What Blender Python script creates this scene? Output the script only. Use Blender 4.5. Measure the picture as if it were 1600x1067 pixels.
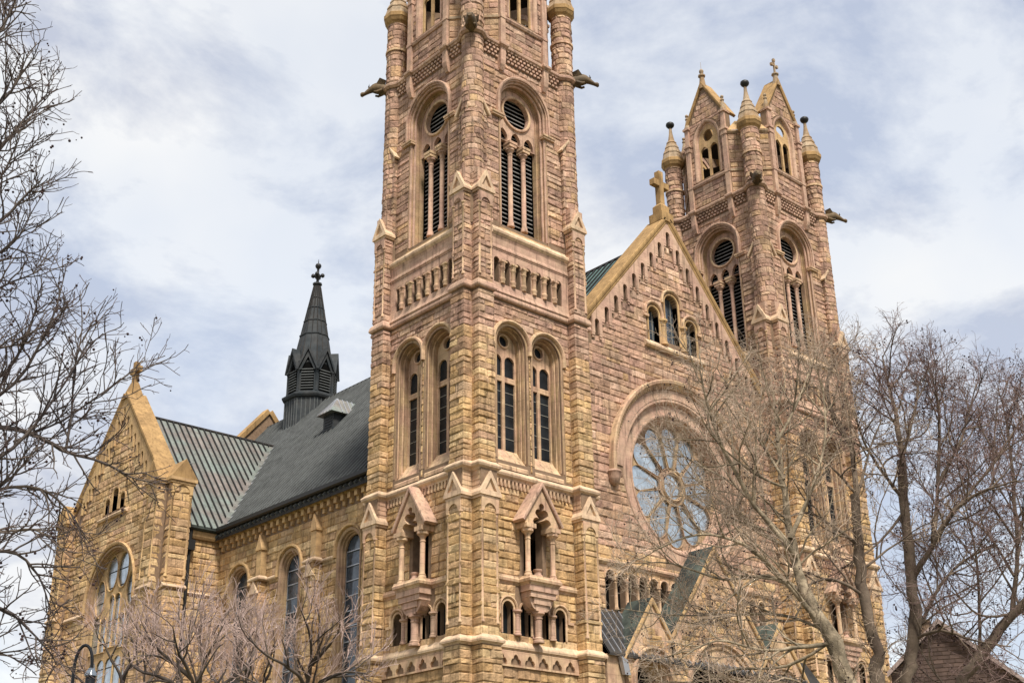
import bpy, math, random
import numpy as np
from mathutils import Vector, Matrix
from mathutils.geometry import tessellate_polygon
PI = math.pi
R_ = math.radians
scn = bpy.context.scene
for o in list(bpy.data.objects): bpy.data.objects.remove(o)
COL = scn.collection

# ------------------------------------------------------------------ camera
GZ = 5.85                                   # height of the tower datum above the street
CAM = Vector((-43.34, -51.095, 1.697))
YAW, PITCH, ROLL, FPX = R_(42.289), R_(23.641), R_(-0.823), 1975.9
fw = Vector((math.sin(YAW) * math.cos(PITCH), math.cos(YAW) * math.cos(PITCH), math.sin(PITCH)))
rt = Vector((math.cos(YAW), -math.sin(YAW), 0)); up = rt.cross(fw)
rt, up = math.cos(ROLL) * rt + math.sin(ROLL) * up, -math.sin(ROLL) * rt + math.cos(ROLL) * up
cd = bpy.data.cameras.new('camera'); cam = bpy.data.objects.new('camera', cd); COL.objects.link(cam)
cam.matrix_world = Matrix(((rt.x, up.x, -fw.x, CAM.x), (rt.y, up.y, -fw.y, CAM.y), (rt.z, up.z, -fw.z, CAM.z), (0, 0, 0, 1)))
cd.sensor_width = 36; cd.lens = FPX / 1600 * 36; cd.clip_start = 0.1; cd.clip_end = 5000
scn.camera = cam

def at(u, v, hd):
    """point seen along a sight line at horizontal distance hd from the camera (world metres)"""
    d = fw + rt * ((u - 800) / FPX) - up * ((v - 533.5) / FPX)
    return CAM + d * (hd / math.hypot(d.x, d.y))

# ------------------------------------------------------------------ light
SUN_EL, SUN_AZ = 57, 203        # degrees, azimuth clockwise from +Y
wd = bpy.data.worlds.new('World'); scn.world = wd; wd.use_nodes = True
nt = wd.node_tree; nt.nodes.clear()
def N(t, **k):
    n = nt.nodes.new(t)
    for a, b in k.items(): setattr(n, a, b)
    return n
L = nt.links.new
wo = N('ShaderNodeOutputWorld'); bg = N('ShaderNodeBackground'); bg.inputs[1].default_value = 0.1
sky = N('ShaderNodeTexSky', sky_type='NISHITA'); sky.sun_disc = False
sky.sun_elevation = R_(SUN_EL); sky.sun_rotation = R_(SUN_AZ); sky.air_density = 1.0; sky.dust_density = 1.5
tc = N('ShaderNodeTexCoord'); mp = N('ShaderNodeMapping'); mp.inputs['Scale'].default_value = (1, 1, 1.9); mp.inputs['Location'].default_value = (7.3, 2.2, 1.5)
n1 = N('ShaderNodeTexNoise'); n1.inputs['Scale'].default_value = 4.6; n1.inputs['Detail'].default_value = 10; n1.inputs['Roughness'].default_value = .6; n1.inputs['Distortion'].default_value = .25
n2 = N('ShaderNodeTexNoise'); n2.inputs['Scale'].default_value = 3.0; n2.inputs['Detail'].default_value = 5; n2.inputs['Roughness'].default_value = .5
L(tc.outputs['Generated'], mp.inputs[0]); L(mp.outputs[0], n1.inputs['Vector']); L(tc.outputs['Generated'], n2.inputs['Vector'])
cr = N('ShaderNodeValToRGB'); cr.color_ramp.elements[0].position = .41; cr.color_ramp.elements[1].position = .555   # cloud tone
cr.color_ramp.elements[0].color = (2.8, 3.02, 3.6, 1); cr.color_ramp.elements[1].color = (4.6, 4.66, 4.74, 1)
cm = N('ShaderNodeValToRGB'); cm.color_ramp.elements[0].position = .38; cm.color_ramp.elements[1].position = .55   # cloud cover
cm.color_ramp.elements[0].color = (.74, .74, .74, 1); cm.color_ramp.elements[1].color = (1, 1, 1, 1)
L(n1.outputs['Fac'], cr.inputs[0]); L(n2.outputs['Fac'], cm.inputs[0])
mx = N('ShaderNodeMixRGB'); sg = N('ShaderNodeMixRGB', blend_type='MULTIPLY'); sg.inputs[0].default_value = 1; sg.inputs[2].default_value = (1.7, 1.5, 1.3, 1)
L(sky.outputs[0], sg.inputs[1])
L(cm.outputs[0], mx.inputs[0]); L(sg.outputs[0], mx.inputs[1]); L(cr.outputs[0], mx.inputs[2]); L(mx.outputs[0], bg.inputs[0]); L(bg.outputs[0], wo.inputs[0])
sl = bpy.data.lights.new('sun', 'SUN'); sl.energy = 2.8; sl.angle = R_(10); sl.color = (1, .935, .835)
so = bpy.data.objects.new('sun', sl); COL.objects.link(so); so.location = (-40, -60, 80)
sd = Vector((math.sin(R_(SUN_AZ)) * math.cos(R_(SUN_EL)), math.cos(R_(SUN_AZ)) * math.cos(R_(SUN_EL)), math.sin(R_(SUN_EL))))
so.rotation_euler = sd.to_track_quat('Z', 'Y').to_euler()
scn.view_settings.view_transform = 'Standard'; scn.view_settings.look = 'None'; scn.view_settings.gamma = 1
scn.view_settings.use_curve_mapping = False; scn.view_settings.exposure = 1.02

# ------------------------------------------------------------------ materials
MATS = {}
def mat(name, col, rough=.85, var=.18, scale=1.5, bump=0., bscale=12, metal=0., spec=.3, attr=False, col2=None, streak=0., joint=0., soot=0., objvar=0.):
    m = bpy.data.materials.new(name); m.use_nodes = True; t = m.node_tree; b = t.nodes['Principled BSDF']; l = t.links.new
    def nn(ty, **k):
        n = t.nodes.new(ty)
        for a, c in k.items(): setattr(n, a, c)
        return n
    tcd = nn('ShaderNodeTexCoord'); geo = nn('ShaderNodeNewGeometry')
    no = nn('ShaderNodeTexNoise'); no.inputs['Scale'].default_value = scale; no.inputs['Detail'].default_value = 6; no.inputs['Roughness'].default_value = .6
    l(geo.outputs['Position'], no.inputs['Vector'])
    rmp = nn('ShaderNodeMapRange'); rmp.inputs[1].default_value = .3; rmp.inputs[2].default_value = .7; rmp.inputs[3].default_value = 1 - var; rmp.inputs[4].default_value = 1 + var
    l(no.outputs['Fac'], rmp.inputs[0])
    mul = nn('ShaderNodeMixRGB', blend_type='MULTIPLY'); mul.inputs[0].default_value = 1
    if attr:
        a = nn('ShaderNodeAttribute'); a.attribute_name = 'tint'; l(a.outputs['Color'], mul.inputs[1])
    elif col2:
        n3 = nn('ShaderNodeTexNoise'); n3.inputs['Scale'].default_value = scale * .35; n3.inputs['Detail'].default_value = 5
        l(geo.outputs['Position'], n3.inputs['Vector'])
        r3 = nn('ShaderNodeMapRange'); r3.inputs[1].default_value = .38; r3.inputs[2].default_value = .62; l(n3.outputs['Fac'], r3.inputs[0])
        mm = nn('ShaderNodeMixRGB'); mm.inputs[1].default_value = (*col, 1); mm.inputs[2].default_value = (*col2, 1); l(r3.outputs[0], mm.inputs[0]); l(mm.outputs[0], mul.inputs[1])
    else: mul.inputs[1].default_value = (*col, 1)
    l(rmp.outputs[0], mul.inputs[2])
    last = mul
    if streak:                       # rain streaks and soot: thin vertical marks with a shape of their own
        sm = nn('ShaderNodeMapping'); sm.inputs['Scale'].default_value = (3.2, 3.2, .22); l(geo.outputs['Position'], sm.inputs[0])
        sn = nn('ShaderNodeTexNoise'); sn.inputs['Scale'].default_value = 1.6; sn.inputs['Detail'].default_value = 5; l(sm.outputs[0], sn.inputs['Vector'])
        sr = nn('ShaderNodeMapRange'); sr.inputs[1].default_value = .52; sr.inputs[2].default_value = .74; sr.inputs[3].default_value = 1; sr.inputs[4].default_value = 1 - streak; l(sn.outputs['Fac'], sr.inputs[0])
        m2 = nn('ShaderNodeMixRGB', blend_type='MULTIPLY'); m2.inputs[0].default_value = 1; l(last.outputs[0], m2.inputs[1]); l(sr.outputs[0], m2.inputs[2]); last = m2
    if objvar:
        oi = nn('ShaderNodeObjectInfo'); orr = nn('ShaderNodeMapRange'); orr.inputs[3].default_value = 1 - objvar; orr.inputs[4].default_value = 1 + objvar; l(oi.outputs['Random'], orr.inputs[0])
        m5 = nn('ShaderNodeMixRGB', blend_type='MULTIPLY'); m5.inputs[0].default_value = 1; l(last.outputs[0], m5.inputs[1]); l(orr.outputs[0], m5.inputs[2]); last = m5
    if soot:                         # broad weathering patches
        gn = nn('ShaderNodeTexNoise'); gn.inputs['Scale'].default_value = .45; gn.inputs['Detail'].default_value = 7; gn.inputs['Roughness'].default_value = .65; l(geo.outputs['Position'], gn.inputs['Vector'])
        gr = nn('ShaderNodeMapRange'); gr.inputs[1].default_value = .42; gr.inputs[2].default_value = .66; gr.inputs[3].default_value = 1.08; gr.inputs[4].default_value = 1 - soot; l(gn.outputs['Fac'], gr.inputs[0])
        m3 = nn('ShaderNodeMixRGB', blend_type='MULTIPLY'); m3.inputs[0].default_value = 1; l(last.outputs[0], m3.inputs[1]); l(gr.outputs[0], m3.inputs[2]); last = m3
    if joint:                        # thin bed joints between dressed blocks
        sx = nn('ShaderNodeSeparateXYZ'); l(geo.outputs['Position'], sx.inputs[0])
        md = nn('ShaderNodeMath', operation='PINGPONG'); md.inputs[1].default_value = joint / 2; l(sx.outputs['Z'], md.inputs[0])
        jr = nn('ShaderNodeMapRange'); jr.inputs[1].default_value = .008; jr.inputs[2].default_value = .022; jr.inputs[3].default_value = .76; jr.inputs[4].default_value = 1; l(md.outputs[0], jr.inputs[0])
        m4 = nn('ShaderNodeMixRGB', blend_type='MULTIPLY'); m4.inputs[0].default_value = 1; l(last.outputs[0], m4.inputs[1]); l(jr.outputs[0], m4.inputs[2]); last = m4
    l(last.outputs[0], b.inputs['Base Color'])
    b.inputs['Roughness'].default_value = rough; b.inputs['Metallic'].default_value = metal; b.inputs['Specular IOR Level'].default_value = spec
    if bump:
        bn = nn('ShaderNodeTexNoise'); bn.inputs['Scale'].default_value = bscale; bn.inputs['Detail'].default_value = 5; bn.inputs['Roughness'].default_value = .65
        l(geo.outputs['Position'], bn.inputs['Vector'])
        bp = nn('ShaderNodeBump'); bp.inputs['Strength'].default_value = bump; bp.inputs['Distance'].default_value = .08; l(bn.outputs['Fac'], bp.inputs['Height']); l(bp.outputs[0], b.inputs['Normal'])
    MATS[name] = m; return m
mat('rock', (.5, .36, .2), attr=True, var=.3, scale=2.6, bump=.9, bscale=8, rough=.92, spec=.12, streak=.58, soot=.38)
mat('mortar', (.22, .15, .10), var=.2, scale=3, rough=.95, spec=.1)
mat('trim', (.57, .405, .25), col2=(.50, .32, .22), var=.2, scale=2.4, bump=.25, bscale=14, spec=.15, streak=.58, joint=.62, soot=.2)
mat('trim_pink', (.465, .295, .222), col2=(.515, .35, .25), var=.2, scale=2.4, bump=.25, bscale=14, spec=.15, streak=.58, joint=.62, soot=.2)
mat('trim_gold', (.53, .36, .18), col2=(.46, .30, .16), var=.2, scale=2.2, bump=.25, bscale=14, spec=.15, streak=.4, joint=.62, soot=.2)
mat('jamb_shaded', (.40, .28, .16), col2=(.35, .225, .155), var=.22, scale=2.2, bump=.25, bscale=14, spec=.15, streak=.4, joint=.62, soot=.2)  # trim stone darkened: shade of the window recesses is put into its colour
mat('sill', (.63, .47, .315), col2=(.54, .38, .26), var=.2, scale=2.8, bump=.2, bscale=14, spec=.15, streak=.4, soot=.2)
mat('coping', (.40, .255, .115), col2=(.31, .195, .09), var=.24, scale=1.8, bump=.25, bscale=12, spec=.15, streak=.4)
mat('cap_stone', (.38, .295, .205), col2=(.29, .19, .105), var=.25, scale=2.2, bump=.25, bscale=12, spec=.15, streak=.4)
mat('roof_dark', (.034, .033, .033), col2=(.05, .044, .04), var=.25, scale=1.2, rough=.75, metal=0, spec=.15, streak=.35)
mat('roof_grey', (.21, .245, .22), col2=(.225, .195, .175), var=.18, scale=1.4, rough=.5, metal=.35, spec=.5, streak=.35, objvar=.16)
mat('roof_green', (.17, .30, .28), col2=(.10, .17, .17), var=.2, scale=1.6, rough=.55, metal=.2, spec=.4, streak=.25)
mat('seam_grey', (.105, .112, .112), var=.3, scale=1.0, rough=.6, spec=.2)
mat('copper', (.085, .105, .09), col2=(.03, .036, .034), var=.35, scale=2.2, rough=.7, metal=.1, streak=.3)
mat('spire_metal', (.026, .033, .038), col2=(.045, .047, .048), var=.3, scale=2.0, rough=.6, metal=.1, spec=.25)
mat('black_metal', (.012, .013, .016), rough=.4, metal=.3, var=.1)
mat('gutter', (.02, .02, .02), rough=.5, var=.1)
mat('bronze', (.15, .10, .05), col2=(.09, .065, .04), var=.25, scale=4, rough=.7)
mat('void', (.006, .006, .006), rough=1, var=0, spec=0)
mat('louvre', (.055, .055, .058), rough=.6, var=.25, scale=4)
mat('louvre_edge', (.23, .22, .21), rough=.7, var=.2, scale=4)
mat('glass_dark', (.014, .017, .02), rough=.25, var=.5, scale=1.2, spec=.18)
mat('glass_blue', (.055, .07, .09), rough=.14, var=.6, scale=2.2, spec=.7, metal=.3, objvar=.3)
mat('glass_sky', (.43, .49, .54), rough=.2, var=.35, scale=1.6, metal=.82, spec=.6, objvar=.15)
mat('leading', (.26, .25, .22), rough=.6, var=.1)
mat('bark_tan', (.36, .29, .20), col2=(.13, .105, .07), var=.4, scale=5, bump=.6, bscale=10, rough=.9)
mat('bark_grey', (.17, .13, .095), col2=(.09, .065, .048), var=.3, scale=3, bump=.4, bscale=10, rough=.9)
mat('bark_dark', (.05, .04, .038), col2=(.12, .095, .075), var=.3, scale=3, rough=.9)
mat('twig_tan', (.40, .31, .235), var=.35, scale=.7, rough=.9)
mat('twig_red', (.20, .135, .12), var=.35, scale=.7, rough=.9)
mat('twig_dark', (.085, .062, .055), var=.3, scale=.7, rough=.9)
mat('twig_pink', (.40, .295, .26), var=.35, scale=.8, rough=.9)
mat('seed', (.045, .026, .026), var=.3, scale=6, rough=.95)
mat('asphalt', (.05, .05, .052), var=.2, scale=4, rough=.9)
mat('concrete', (.36, .34, .31), var=.12, scale=2, rough=.9)
mat('paint', (.75, .74, .7), var=.1, scale=3)
mat('grass', (.10, .10, .04), col2=(.14, .115, .06), var=.3, scale=2, rough=1)
mat('brick_red', (.24, .105, .07), attr=True, var=.2, scale=3, rough=.9)
mat('shingle', (.03, .026, .028), var=.3, scale=3, rough=.9)
mat('house_trim', (.33, .26, .235), var=.1)
mat('lamp_glass', (.12, .145, .18), rough=.15, var=.05, spec=.6)
mat('zinc', (.42, .43, .46), rough=.4, metal=.6, var=.15)

# ------------------------------------------------------------------ mesh builder in face coordinates (u along, d outward, z up)
W = 9.0; DX = 29.522
FR_F = lambda u, d, z: (u, -d, z)
FR_G = lambda u, d, z: (u, 1.05 - d, z)
FR_P = lambda u, d, z: (u, -1.0 - d, z)
XN = 5.0
FR_N = lambda u, d, z: (XN - d, u, z)
FR_T = lambda u, d, z: (-d, u, z)
FR_TS = lambda u, d, z: (u, 36.3 - d, z)
FR_W = lambda u, d, z: (u, d, z)

class MB:
    def __init__(s, fr=FR_W): s.v = []; s.f = []; s.c = []; s.fr = fr; s.tint = None
    def add(s, vs, fs, col=None):
        k = len(s.v)
        s.v += [s.fr(*p) for p in vs]; s.f += [tuple(i + k for i in f) for f in fs]
        s.c += [col or (.5, .36, .2)] * len(vs)
        return s
    def box(s, u0, u1, d0, d1, z0, z1):
        return s.add([(u0, d0, z0), (u1, d0, z0), (u1, d1, z0), (u0, d1, z0), (u0, d0, z1), (u1, d0, z1), (u1, d1, z1), (u0, d1, z1)],
                     [(0, 1, 2, 3), (4, 5, 6, 7), (0, 1, 5, 4), (1, 2, 6, 5), (2, 3, 7, 6), (3, 0, 4, 7)])
    def lathe(s, u, d, prof, n=12, rot=0., arc=None):
        vs = []; fs = []; a0, a1 = arc or (0, 2 * PI); full = arc is None; m = n if full else n + 1
        for r, z in prof:
            for i in range(m):
                a = a0 + (a1 - a0) * i / n + rot; vs.append((u + r * math.cos(a), d + r * math.sin(a), z))
        for j in range(len(prof) - 1):
            for i in range(n):
                k = (i + 1) % m; fs.append((j * m + i, j * m + k, (j + 1) * m + k, (j + 1) * m + i))
        if full:
            fs.append(tuple(range(m))); fs.append(tuple((len(prof) - 1) * m + i for i in range(m)))
        return s.add(vs, fs)
    def prism(s, outer, holes, d0, d1, front=True, back=True, sides=True, hsides=True):
        loops = [outer] + list(holes); flat = [p for lp in loops for p in lp]; n = len(flat)
        tris = tessellate_polygon([[Vector((p[0], p[1], 0)) for p in lp] for lp in loops])
        vs = [(p[0], d1, p[1]) for p in flat] + [(p[0], d0, p[1]) for p in flat]; fs = []
        if front: fs += [tuple(t) for t in tris]
        if back: fs += [tuple(i + n for i in t) for t in tris]
        k = 0
        for q, lp in enumerate(loops):
            m = len(lp)
            if (sides if q == 0 else hsides):
                fs += [(k + i, k + (i + 1) % m, n + k + (i + 1) % m, n + k + i) for i in range(m)]
            k += m
        return s.add(vs, fs)
    def sweep(s, path, prof, plan=False, closed=False, third=0., caps=True):
        """moulding along a 2-D path; prof = (offset to the left of travel, offset along the third axis)"""
        n = len(path); P_ = [Vector(p) for p in path]; nr = []
        def nrm(a, b):
            t = b - a; t = Vector((-t.y, t.x)); return t.normalized() if t.length > 1e-9 else Vector((0, 1))
        for i in range(n):
            if closed or 0 < i < n - 1:
                a = nrm(P_[i - 1], P_[i]); b = nrm(P_[i], P_[(i + 1) % n]); m = (a + b)
                m = m.normalized() if m.length > 1e-6 else a
                m = m / max(.35, m.dot(a)); nr.append(m)
            elif i == 0: nr.append(nrm(P_[0], P_[1]))
            else: nr.append(nrm(P_[-2], P_[-1]))
        vs = []; k = len(prof)
        for p, m in zip(P_, nr):
            for o, h in prof:
                q = p + m * o
                vs.append((q.x, q.y, third + h) if plan else (q.x, third + h, q.y))
        fs = []
        for i in range(n if closed else n - 1):
            j = (i + 1) % n
            for a in range(k):
                b = (a + 1) % k; fs.append((i * k + a, i * k + b, j * k + b, j * k + a))
        if caps and not closed: fs += [tuple(range(k)), tuple((n - 1) * k + i for i in range(k))]
        return s.add(vs, fs)
    def tube(s, pts, rad, n=8):
        P_ = [Vector(p) for p in pts]; vs = []; fs = []
        for i, p in enumerate(P_):
            t = (P_[min(i + 1, len(P_) - 1)] - P_[max(i - 1, 0)]).normalized()
            a = t.cross(Vector((.31, .52, .79))).normalized(); b = t.cross(a); r = rad[i] if hasattr(rad, '__len__') else rad
            for k in range(n): q = p + (a * math.cos(2 * PI * k / n) + b * math.sin(2 * PI * k / n)) * r; vs.append(tuple(q))
        for i in range(len(P_) - 1):
            for k in range(n): j = (k + 1) % n; fs.append((i * n + k, i * n + j, (i + 1) * n + j, (i + 1) * n + k))
        fs += [tuple(range(n)), tuple((len(P_) - 1) * n + k for k in range(n))]
        return s.add(vs, fs)
    def hull_gable(s, u0, u1, d0, d1, z0, z1, uc=None):
        """gabled block: ridge along d"""
        uc = (u0 + u1) / 2 if uc is None else uc
        return s.add([(u0, d0, z0), (u1, d0, z0), (uc, d0, z1), (u0, d1, z0), (u1, d1, z0), (uc, d1, z1)], [(0, 1, 2), (3, 4, 5), (0, 1, 4, 3), (1, 2, 5, 4), (2, 0, 3, 5)])
    def stone(s, cols, z0, z1, rng, tint, amp=.07, push=None, j=.006):
        h = z1 - z0; rows = [z0 + j, z0 + h * rng.uniform(.1, .22), z0 + h * rng.uniform(.72, .9), z1 - j]; nc = len(cols)
        vs = []; amp = amp * rng.uniform(.55, 1.55)
        sl_ = rng.uniform(-.5, .5)
        for ri, z in enumerate(rows):
            for ci, (u, d, nu, nd) in enumerate(cols):
                inner = 0 < ri < 3 and 0 < ci < nc - 1
                o = amp * (rng.uniform(.3, 1.3) + sl_ * (ci / nc - .5)) if inner else rng.uniform(-.006, .008)
                if ri == 2 and inner: o *= rng.uniform(.5, 1.0)
                uu, zz = u, z
                if push: uu, zz = push(u, z)
                vs.append((uu + nu * o, d + nd * o, zz))
        fs = [(r * nc + c, r * nc + c + 1, (r + 1) * nc + c + 1, (r + 1) * nc + c) for r in range(3) for c in range(nc - 1)]
        return s.add(vs, fs, tint)
    def mesh(s, name, m, smooth=False):
        me = bpy.data.meshes.new(name); me.from_pydata(s.v, [], s.f)
        for x in (m if isinstance(m, (list, tuple)) else [m]): me.materials.append(MATS[x])
        if m in ('rock', 'brick_red'):
            a = me.attributes.new('tint', 'FLOAT_COLOR', 'POINT'); a.data.foreach_set('color', np.array([(*c, 1) for c in s.c], dtype=np.float32).ravel())
        if smooth: me.shade_smooth(); me.set_sharp_from_angle(angle=.75)
        me.update(); return me
    def obj(s, name, m, parent=None, smooth=False, kind=None, label=None):
        o = bpy.data.objects.new(name, s.mesh(name, m, smooth)); COL.objects.link(o)
        if parent: o.parent = parent
        if kind: o['kind'] = kind
        if label: o['label'] = label
        return o

def empty(name, parent=None, loc=(0, 0, 0)):
    o = bpy.data.objects.new(name, None); COL.objects.link(o); o.location = loc
    if parent: o.parent = parent
    return o
def tag(o, label, cat, group=None, kind=None):
    if label: o['label'] = label
    if cat: o['category'] = cat
    if group: o['group'] = group
    if kind: o['kind'] = kind
    return o
def copy_tree(o, parent, M):
    c = o.copy(); COL.objects.link(c); c.parent = parent; c.matrix_parent_inverse = Matrix(); c.matrix_basis = M @ o.matrix_basis
    for ch in o.children: copy_tree(ch, c, Matrix())
    return c

def arc(cu, cz, r, a0, a1, n): return [(cu + r * math.cos(a0 + (a1 - a0) * i / n), cz + r * math.sin(a0 + (a1 - a0) * i / n)) for i in range(n + 1)]
def arch(cu, zs, r, zb, n=16): return [(cu - r, zb)] + arc(cu, zs, r, PI, 0, n) + [(cu + r, zb)]
def parch(cu, zs, h, zb, k=.6, n=8):
    R = h * (1 + k); a = math.acos(k * h / R)
    return [(cu - h, zb)] + arc(cu + k * h, zs, R, PI, PI - a, n) + arc(cu - k * h, zs, R, a, 0, n)[1:] + [(cu + h, zb)]
def circ(cu, cz, r, n=32): return [(cu + r * math.cos(-2 * PI * i / n + PI), cz + r * math.sin(-2 * PI * i / n + PI)) for i in range(n)]
def trefoil(cu, zb, w, h):
    """trefoil headed opening"""
    zs = zb + h * .55; r = w * .3
    return ([(cu - w / 2, zb)] + arc(cu - w / 2 + r, zs, r, PI, PI * .35, 5) + arc(cu, zb + h - r * 1.0, r * 1.0, PI * 1.05, -PI * .05, 8)
            + arc(cu + w / 2 - r, zs, r, PI * .65, 0, 5) + [(cu + w / 2, zb)])

# ---- stone walling
YEL = [(.58, .39, .195), (.53, .345, .168), (.615, .437, .24), (.49, .312, .152), (.565, .375, .21)]
PNK = [(.495, .315, .228), (.435, .27, .20), (.53, .36, .262), (.395, .25, .188)]
MAU = [(.39, .245, .185), (.36, .22, .165)]
def tint(rng, py, pm=.05):
    t = min(1, max(0, rng.gauss(1 - py, .24))); a, b = rng.choice(YEL), rng.choice(MAU if rng.random() < pm else PNK); k = rng.uniform(.82, 1.1)
    return tuple((x + (y - x) * t) * k for x, y in zip(a, b))
class Blk:
    def __init__(s, cu, zs, r, zb): s.cu, s.zs, s.r, s.zb = cu, zs, r, zb
    def half(s, z):
        if z < s.zb or z > s.zs + s.r: return 0
        return s.r if z <= s.zs else math.sqrt(max(0, s.r ** 2 - (z - s.zs) ** 2))
    def inside(s, u, z): return abs(u - s.cu) < s.half(z)
    def push(s, u, z):
        if not s.inside(u, z): return u, z
        if z > s.zs:
            dx, dz = u - s.cu, z - s.zs; l = math.hypot(dx, dz) or 1e-6; return s.cu + dx / l * s.r, s.zs + dz / l * s.r
        if z - s.zb < .3: return u, s.zb
        return (s.cu - s.r if u < s.cu else s.cu + s.r), z
class Circ(Blk):
    def __init__(s, cu, cz, r): s.cu, s.zs, s.r, s.zb = cu, cz, r, cz - r
    def half(s, z): return math.sqrt(max(0, s.r ** 2 - (z - s.zs) ** 2))
    def push(s, u, z):
        dx, dz = u - s.cu, z - s.zs; l = math.hypot(dx, dz) or 1e-6
        return (u, z) if l > s.r else (s.cu + dx / l * s.r, s.zs + dz / l * s.r)
class Poly:                       # keep out of the region outside u limits given by functions of z (gables)
    pass
def courses(rng, z0, z1, lo=.38, hi=.52):
    zs = [z0]
    while zs[-1] < z1: zs.append(zs[-1] + (rng.uniform(lo, hi) if rng.random() < .8 else lo * rng.uniform(.6, .85)))
    return zs
def clipped(zs, z0, z1):
    out = [z for z in zs if z0 + .16 < z < z1 - .16]; return [z0] + out + [z1]
def wall_stones(fr, rng, u0, u1, z0, z1, zs, blks=(), d=0., py=.5, lo=.6, hi=1.9, amp=.055, lim=None, out=None):
    out = [] if out is None else out
    rows = clipped(zs, z0, z1)
    for a, b in zip(rows[:-1], rows[1:]):
        l, r = (u0, u1) if lim is None else lim(a, b)
        if r - l < .15: continue
        iv = []
        for k in blks:
            h = min(k.half(a + .02), k.half(b - .02)) if k.zb < a + .1 else (k.half(b - .02) if k.zb < (a + b) / 2 else 0)
            if h > .06: iv.append((k.cu - h, k.cu + h))
        iv.sort(); segs = []; x = l
        for p, q in iv:
            if p > x: segs.append((x, p))
            x = max(x, q)
        if x < r: segs.append((x, r))
        def push(u, z):
            for k in blks: u, z = k.push(u, z)
            return u, z
        for p, q in segs:
            if q - p < .1: continue
            x = p
            while x < q - 1e-6:
                ln = rng.uniform(lo, hi)
                if q - (x + ln) < lo * .7: ln = q - x
                e = x + ln
                fr_ = [.0, .07, .5, .93, 1.] if ln < 1.05 else [0, .05, .34, .64, .95, 1.]
                cols = [(x + .007 + (ln - .014) * min(1, max(0, t + (rng.uniform(-.03, .03) if 0 < t < 1 else 0))), d, 0, 1) for t in fr_]
                mb = MB(fr).stone(cols, a, b, rng, tint(rng, py(a) if callable(py) else py), amp, push if blks else None)
                out.append(((b - a) * ln, (a + b) / 2, mb)); x = e
    return out
def quoins(fr, rng, u0, u1, d0, d1, z0, z1, zs, py=.5, amp=.056, out=None, split=.35):
    out = [] if out is None else out
    rows = clipped(zs, z0, z1); w = u1 - u0
    for a, b in zip(rows[:-1], rows[1:]):
        L_ = [(u0, d0, -1, 0), (u0, d0 + (d1 - d0) * .55, -1, 0), (u0, d1, -.7, .7), (u0 + w * .3, d1, 0, 1)]
        R2 = [(u0 + w * .7, d1, 0, 1), (u1, d1, .7, .7), (u1, d0 + (d1 - d0) * .55, 1, 0), (u1, d0, 1, 0)]
        pz = py(a) if callable(py) else py
        if rng.random() < split and w > .9:
            m = u0 + w * rng.uniform(.35, .65)
            out.append(((b - a) * (m - u0 + d1 - d0), (a + b) / 2, MB(fr).stone(L_ + [(m - .012, d1, 0, 1)] if m > u0 + w * .35 else L_[:3] + [(m - .06, d1, 0, 1), (m - .012, d1, 0, 1)], a, b, rng, tint(rng, pz), amp)))
            out.append(((b - a) * (u1 - m + d1 - d0), (a + b) / 2, MB(fr).stone([(m + .012, d1, 0, 1)] + (R2 if m < u0 + w * .65 else [(m + .06, d1, 0, 1)] + R2[1:]), a, b, rng, tint(rng, pz), amp)))
        else: out.append(((b - a) * (w + d1 - d0), (a + b) / 2, MB(fr).stone(L_ + R2, a, b, rng, tint(rng, pz), amp)))
    return out
def pier_stones(fr, rng, cu, cd, r, z0, z1, zs, a0, a1, py=.5, amp=.06, out=None):
    out = [] if out is None else out
    rows = clipped(zs, z0, z1)
    for a, b in zip(rows[:-1], rows[1:]):
        x = a0 + rng.uniform(0, .5); cuts = [a0]
        while x < a1 - .35: cuts.append(x); x += rng.uniform(.7, 1.3)
        cuts.append(a1)
        for p, q in zip(cuts[:-1], cuts[1:]):
            if q - p < .1: continue
            cols = []
            for t in (0, .12, .38, .62, .88, 1):
                g = p + .02 + (q - p - .04) * t; cols.append((cu + r * math.cos(g), cd + r * math.sin(g), math.cos(g), math.sin(g)))
            out.append(((b - a) * (q - p) * r, (a + b) / 2, MB(fr).stone(cols, a, b, rng, tint(rng, py(a) if callable(py) else py), amp)))
    return out
def place_stones(st, n, parent, zlo, zhi, M=None, mass='rubble_stonework'):
    """the n largest in view become stones of their own, the rest one piece"""
    st = sorted(st, key=lambda s: -(s[0] if zlo < s[1] < zhi else 0)); obs = []
    for s in st[:n]: obs.append(s[2].obj('stone', 'rock', parent))
    if len(st) > n:
        big = MB()
        for s in st[n:]:
            k = len(big.v); big.v += s[2].v; big.f += [tuple(i + k for i in f) for f in s[2].f]; big.c += s[2].c
        obs.append(big.obj(mass, 'rock', parent, kind='stuff'))
    if M is not None:
        for o in obs: o.matrix_basis = M
    return obs

# ================================================================== CATHEDRAL
cath = empty('cathedral', None, (0, 0, GZ))
tag(cath, 'sandstone cathedral with two square towers, rose window and metal roofs', 'church')
C_ = W / 2
ROT = Matrix.Translation((C_, C_, 0)) @ Matrix.Rotation(-PI / 2, 4, 'Z') @ Matrix.Translation((-C_, -C_, 0))
TX = Matrix.Translation((DX, 0, 0))
ZA, ZB, ZC, ZD = 7.97, 17.57, 28.6, 47.2
BUT = [(-GZ - .3, ZA, 1.28, .86), (ZA, ZB, 1.22, .74), (ZB, ZC, 1.15, .62), (ZC, 35.2, 1.08, .6)]   # z0, z1, w, p
BW = -.2                                    # belfry wall plane
SA, SR = .4, .7                             # corner shaft axis and radius
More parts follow.
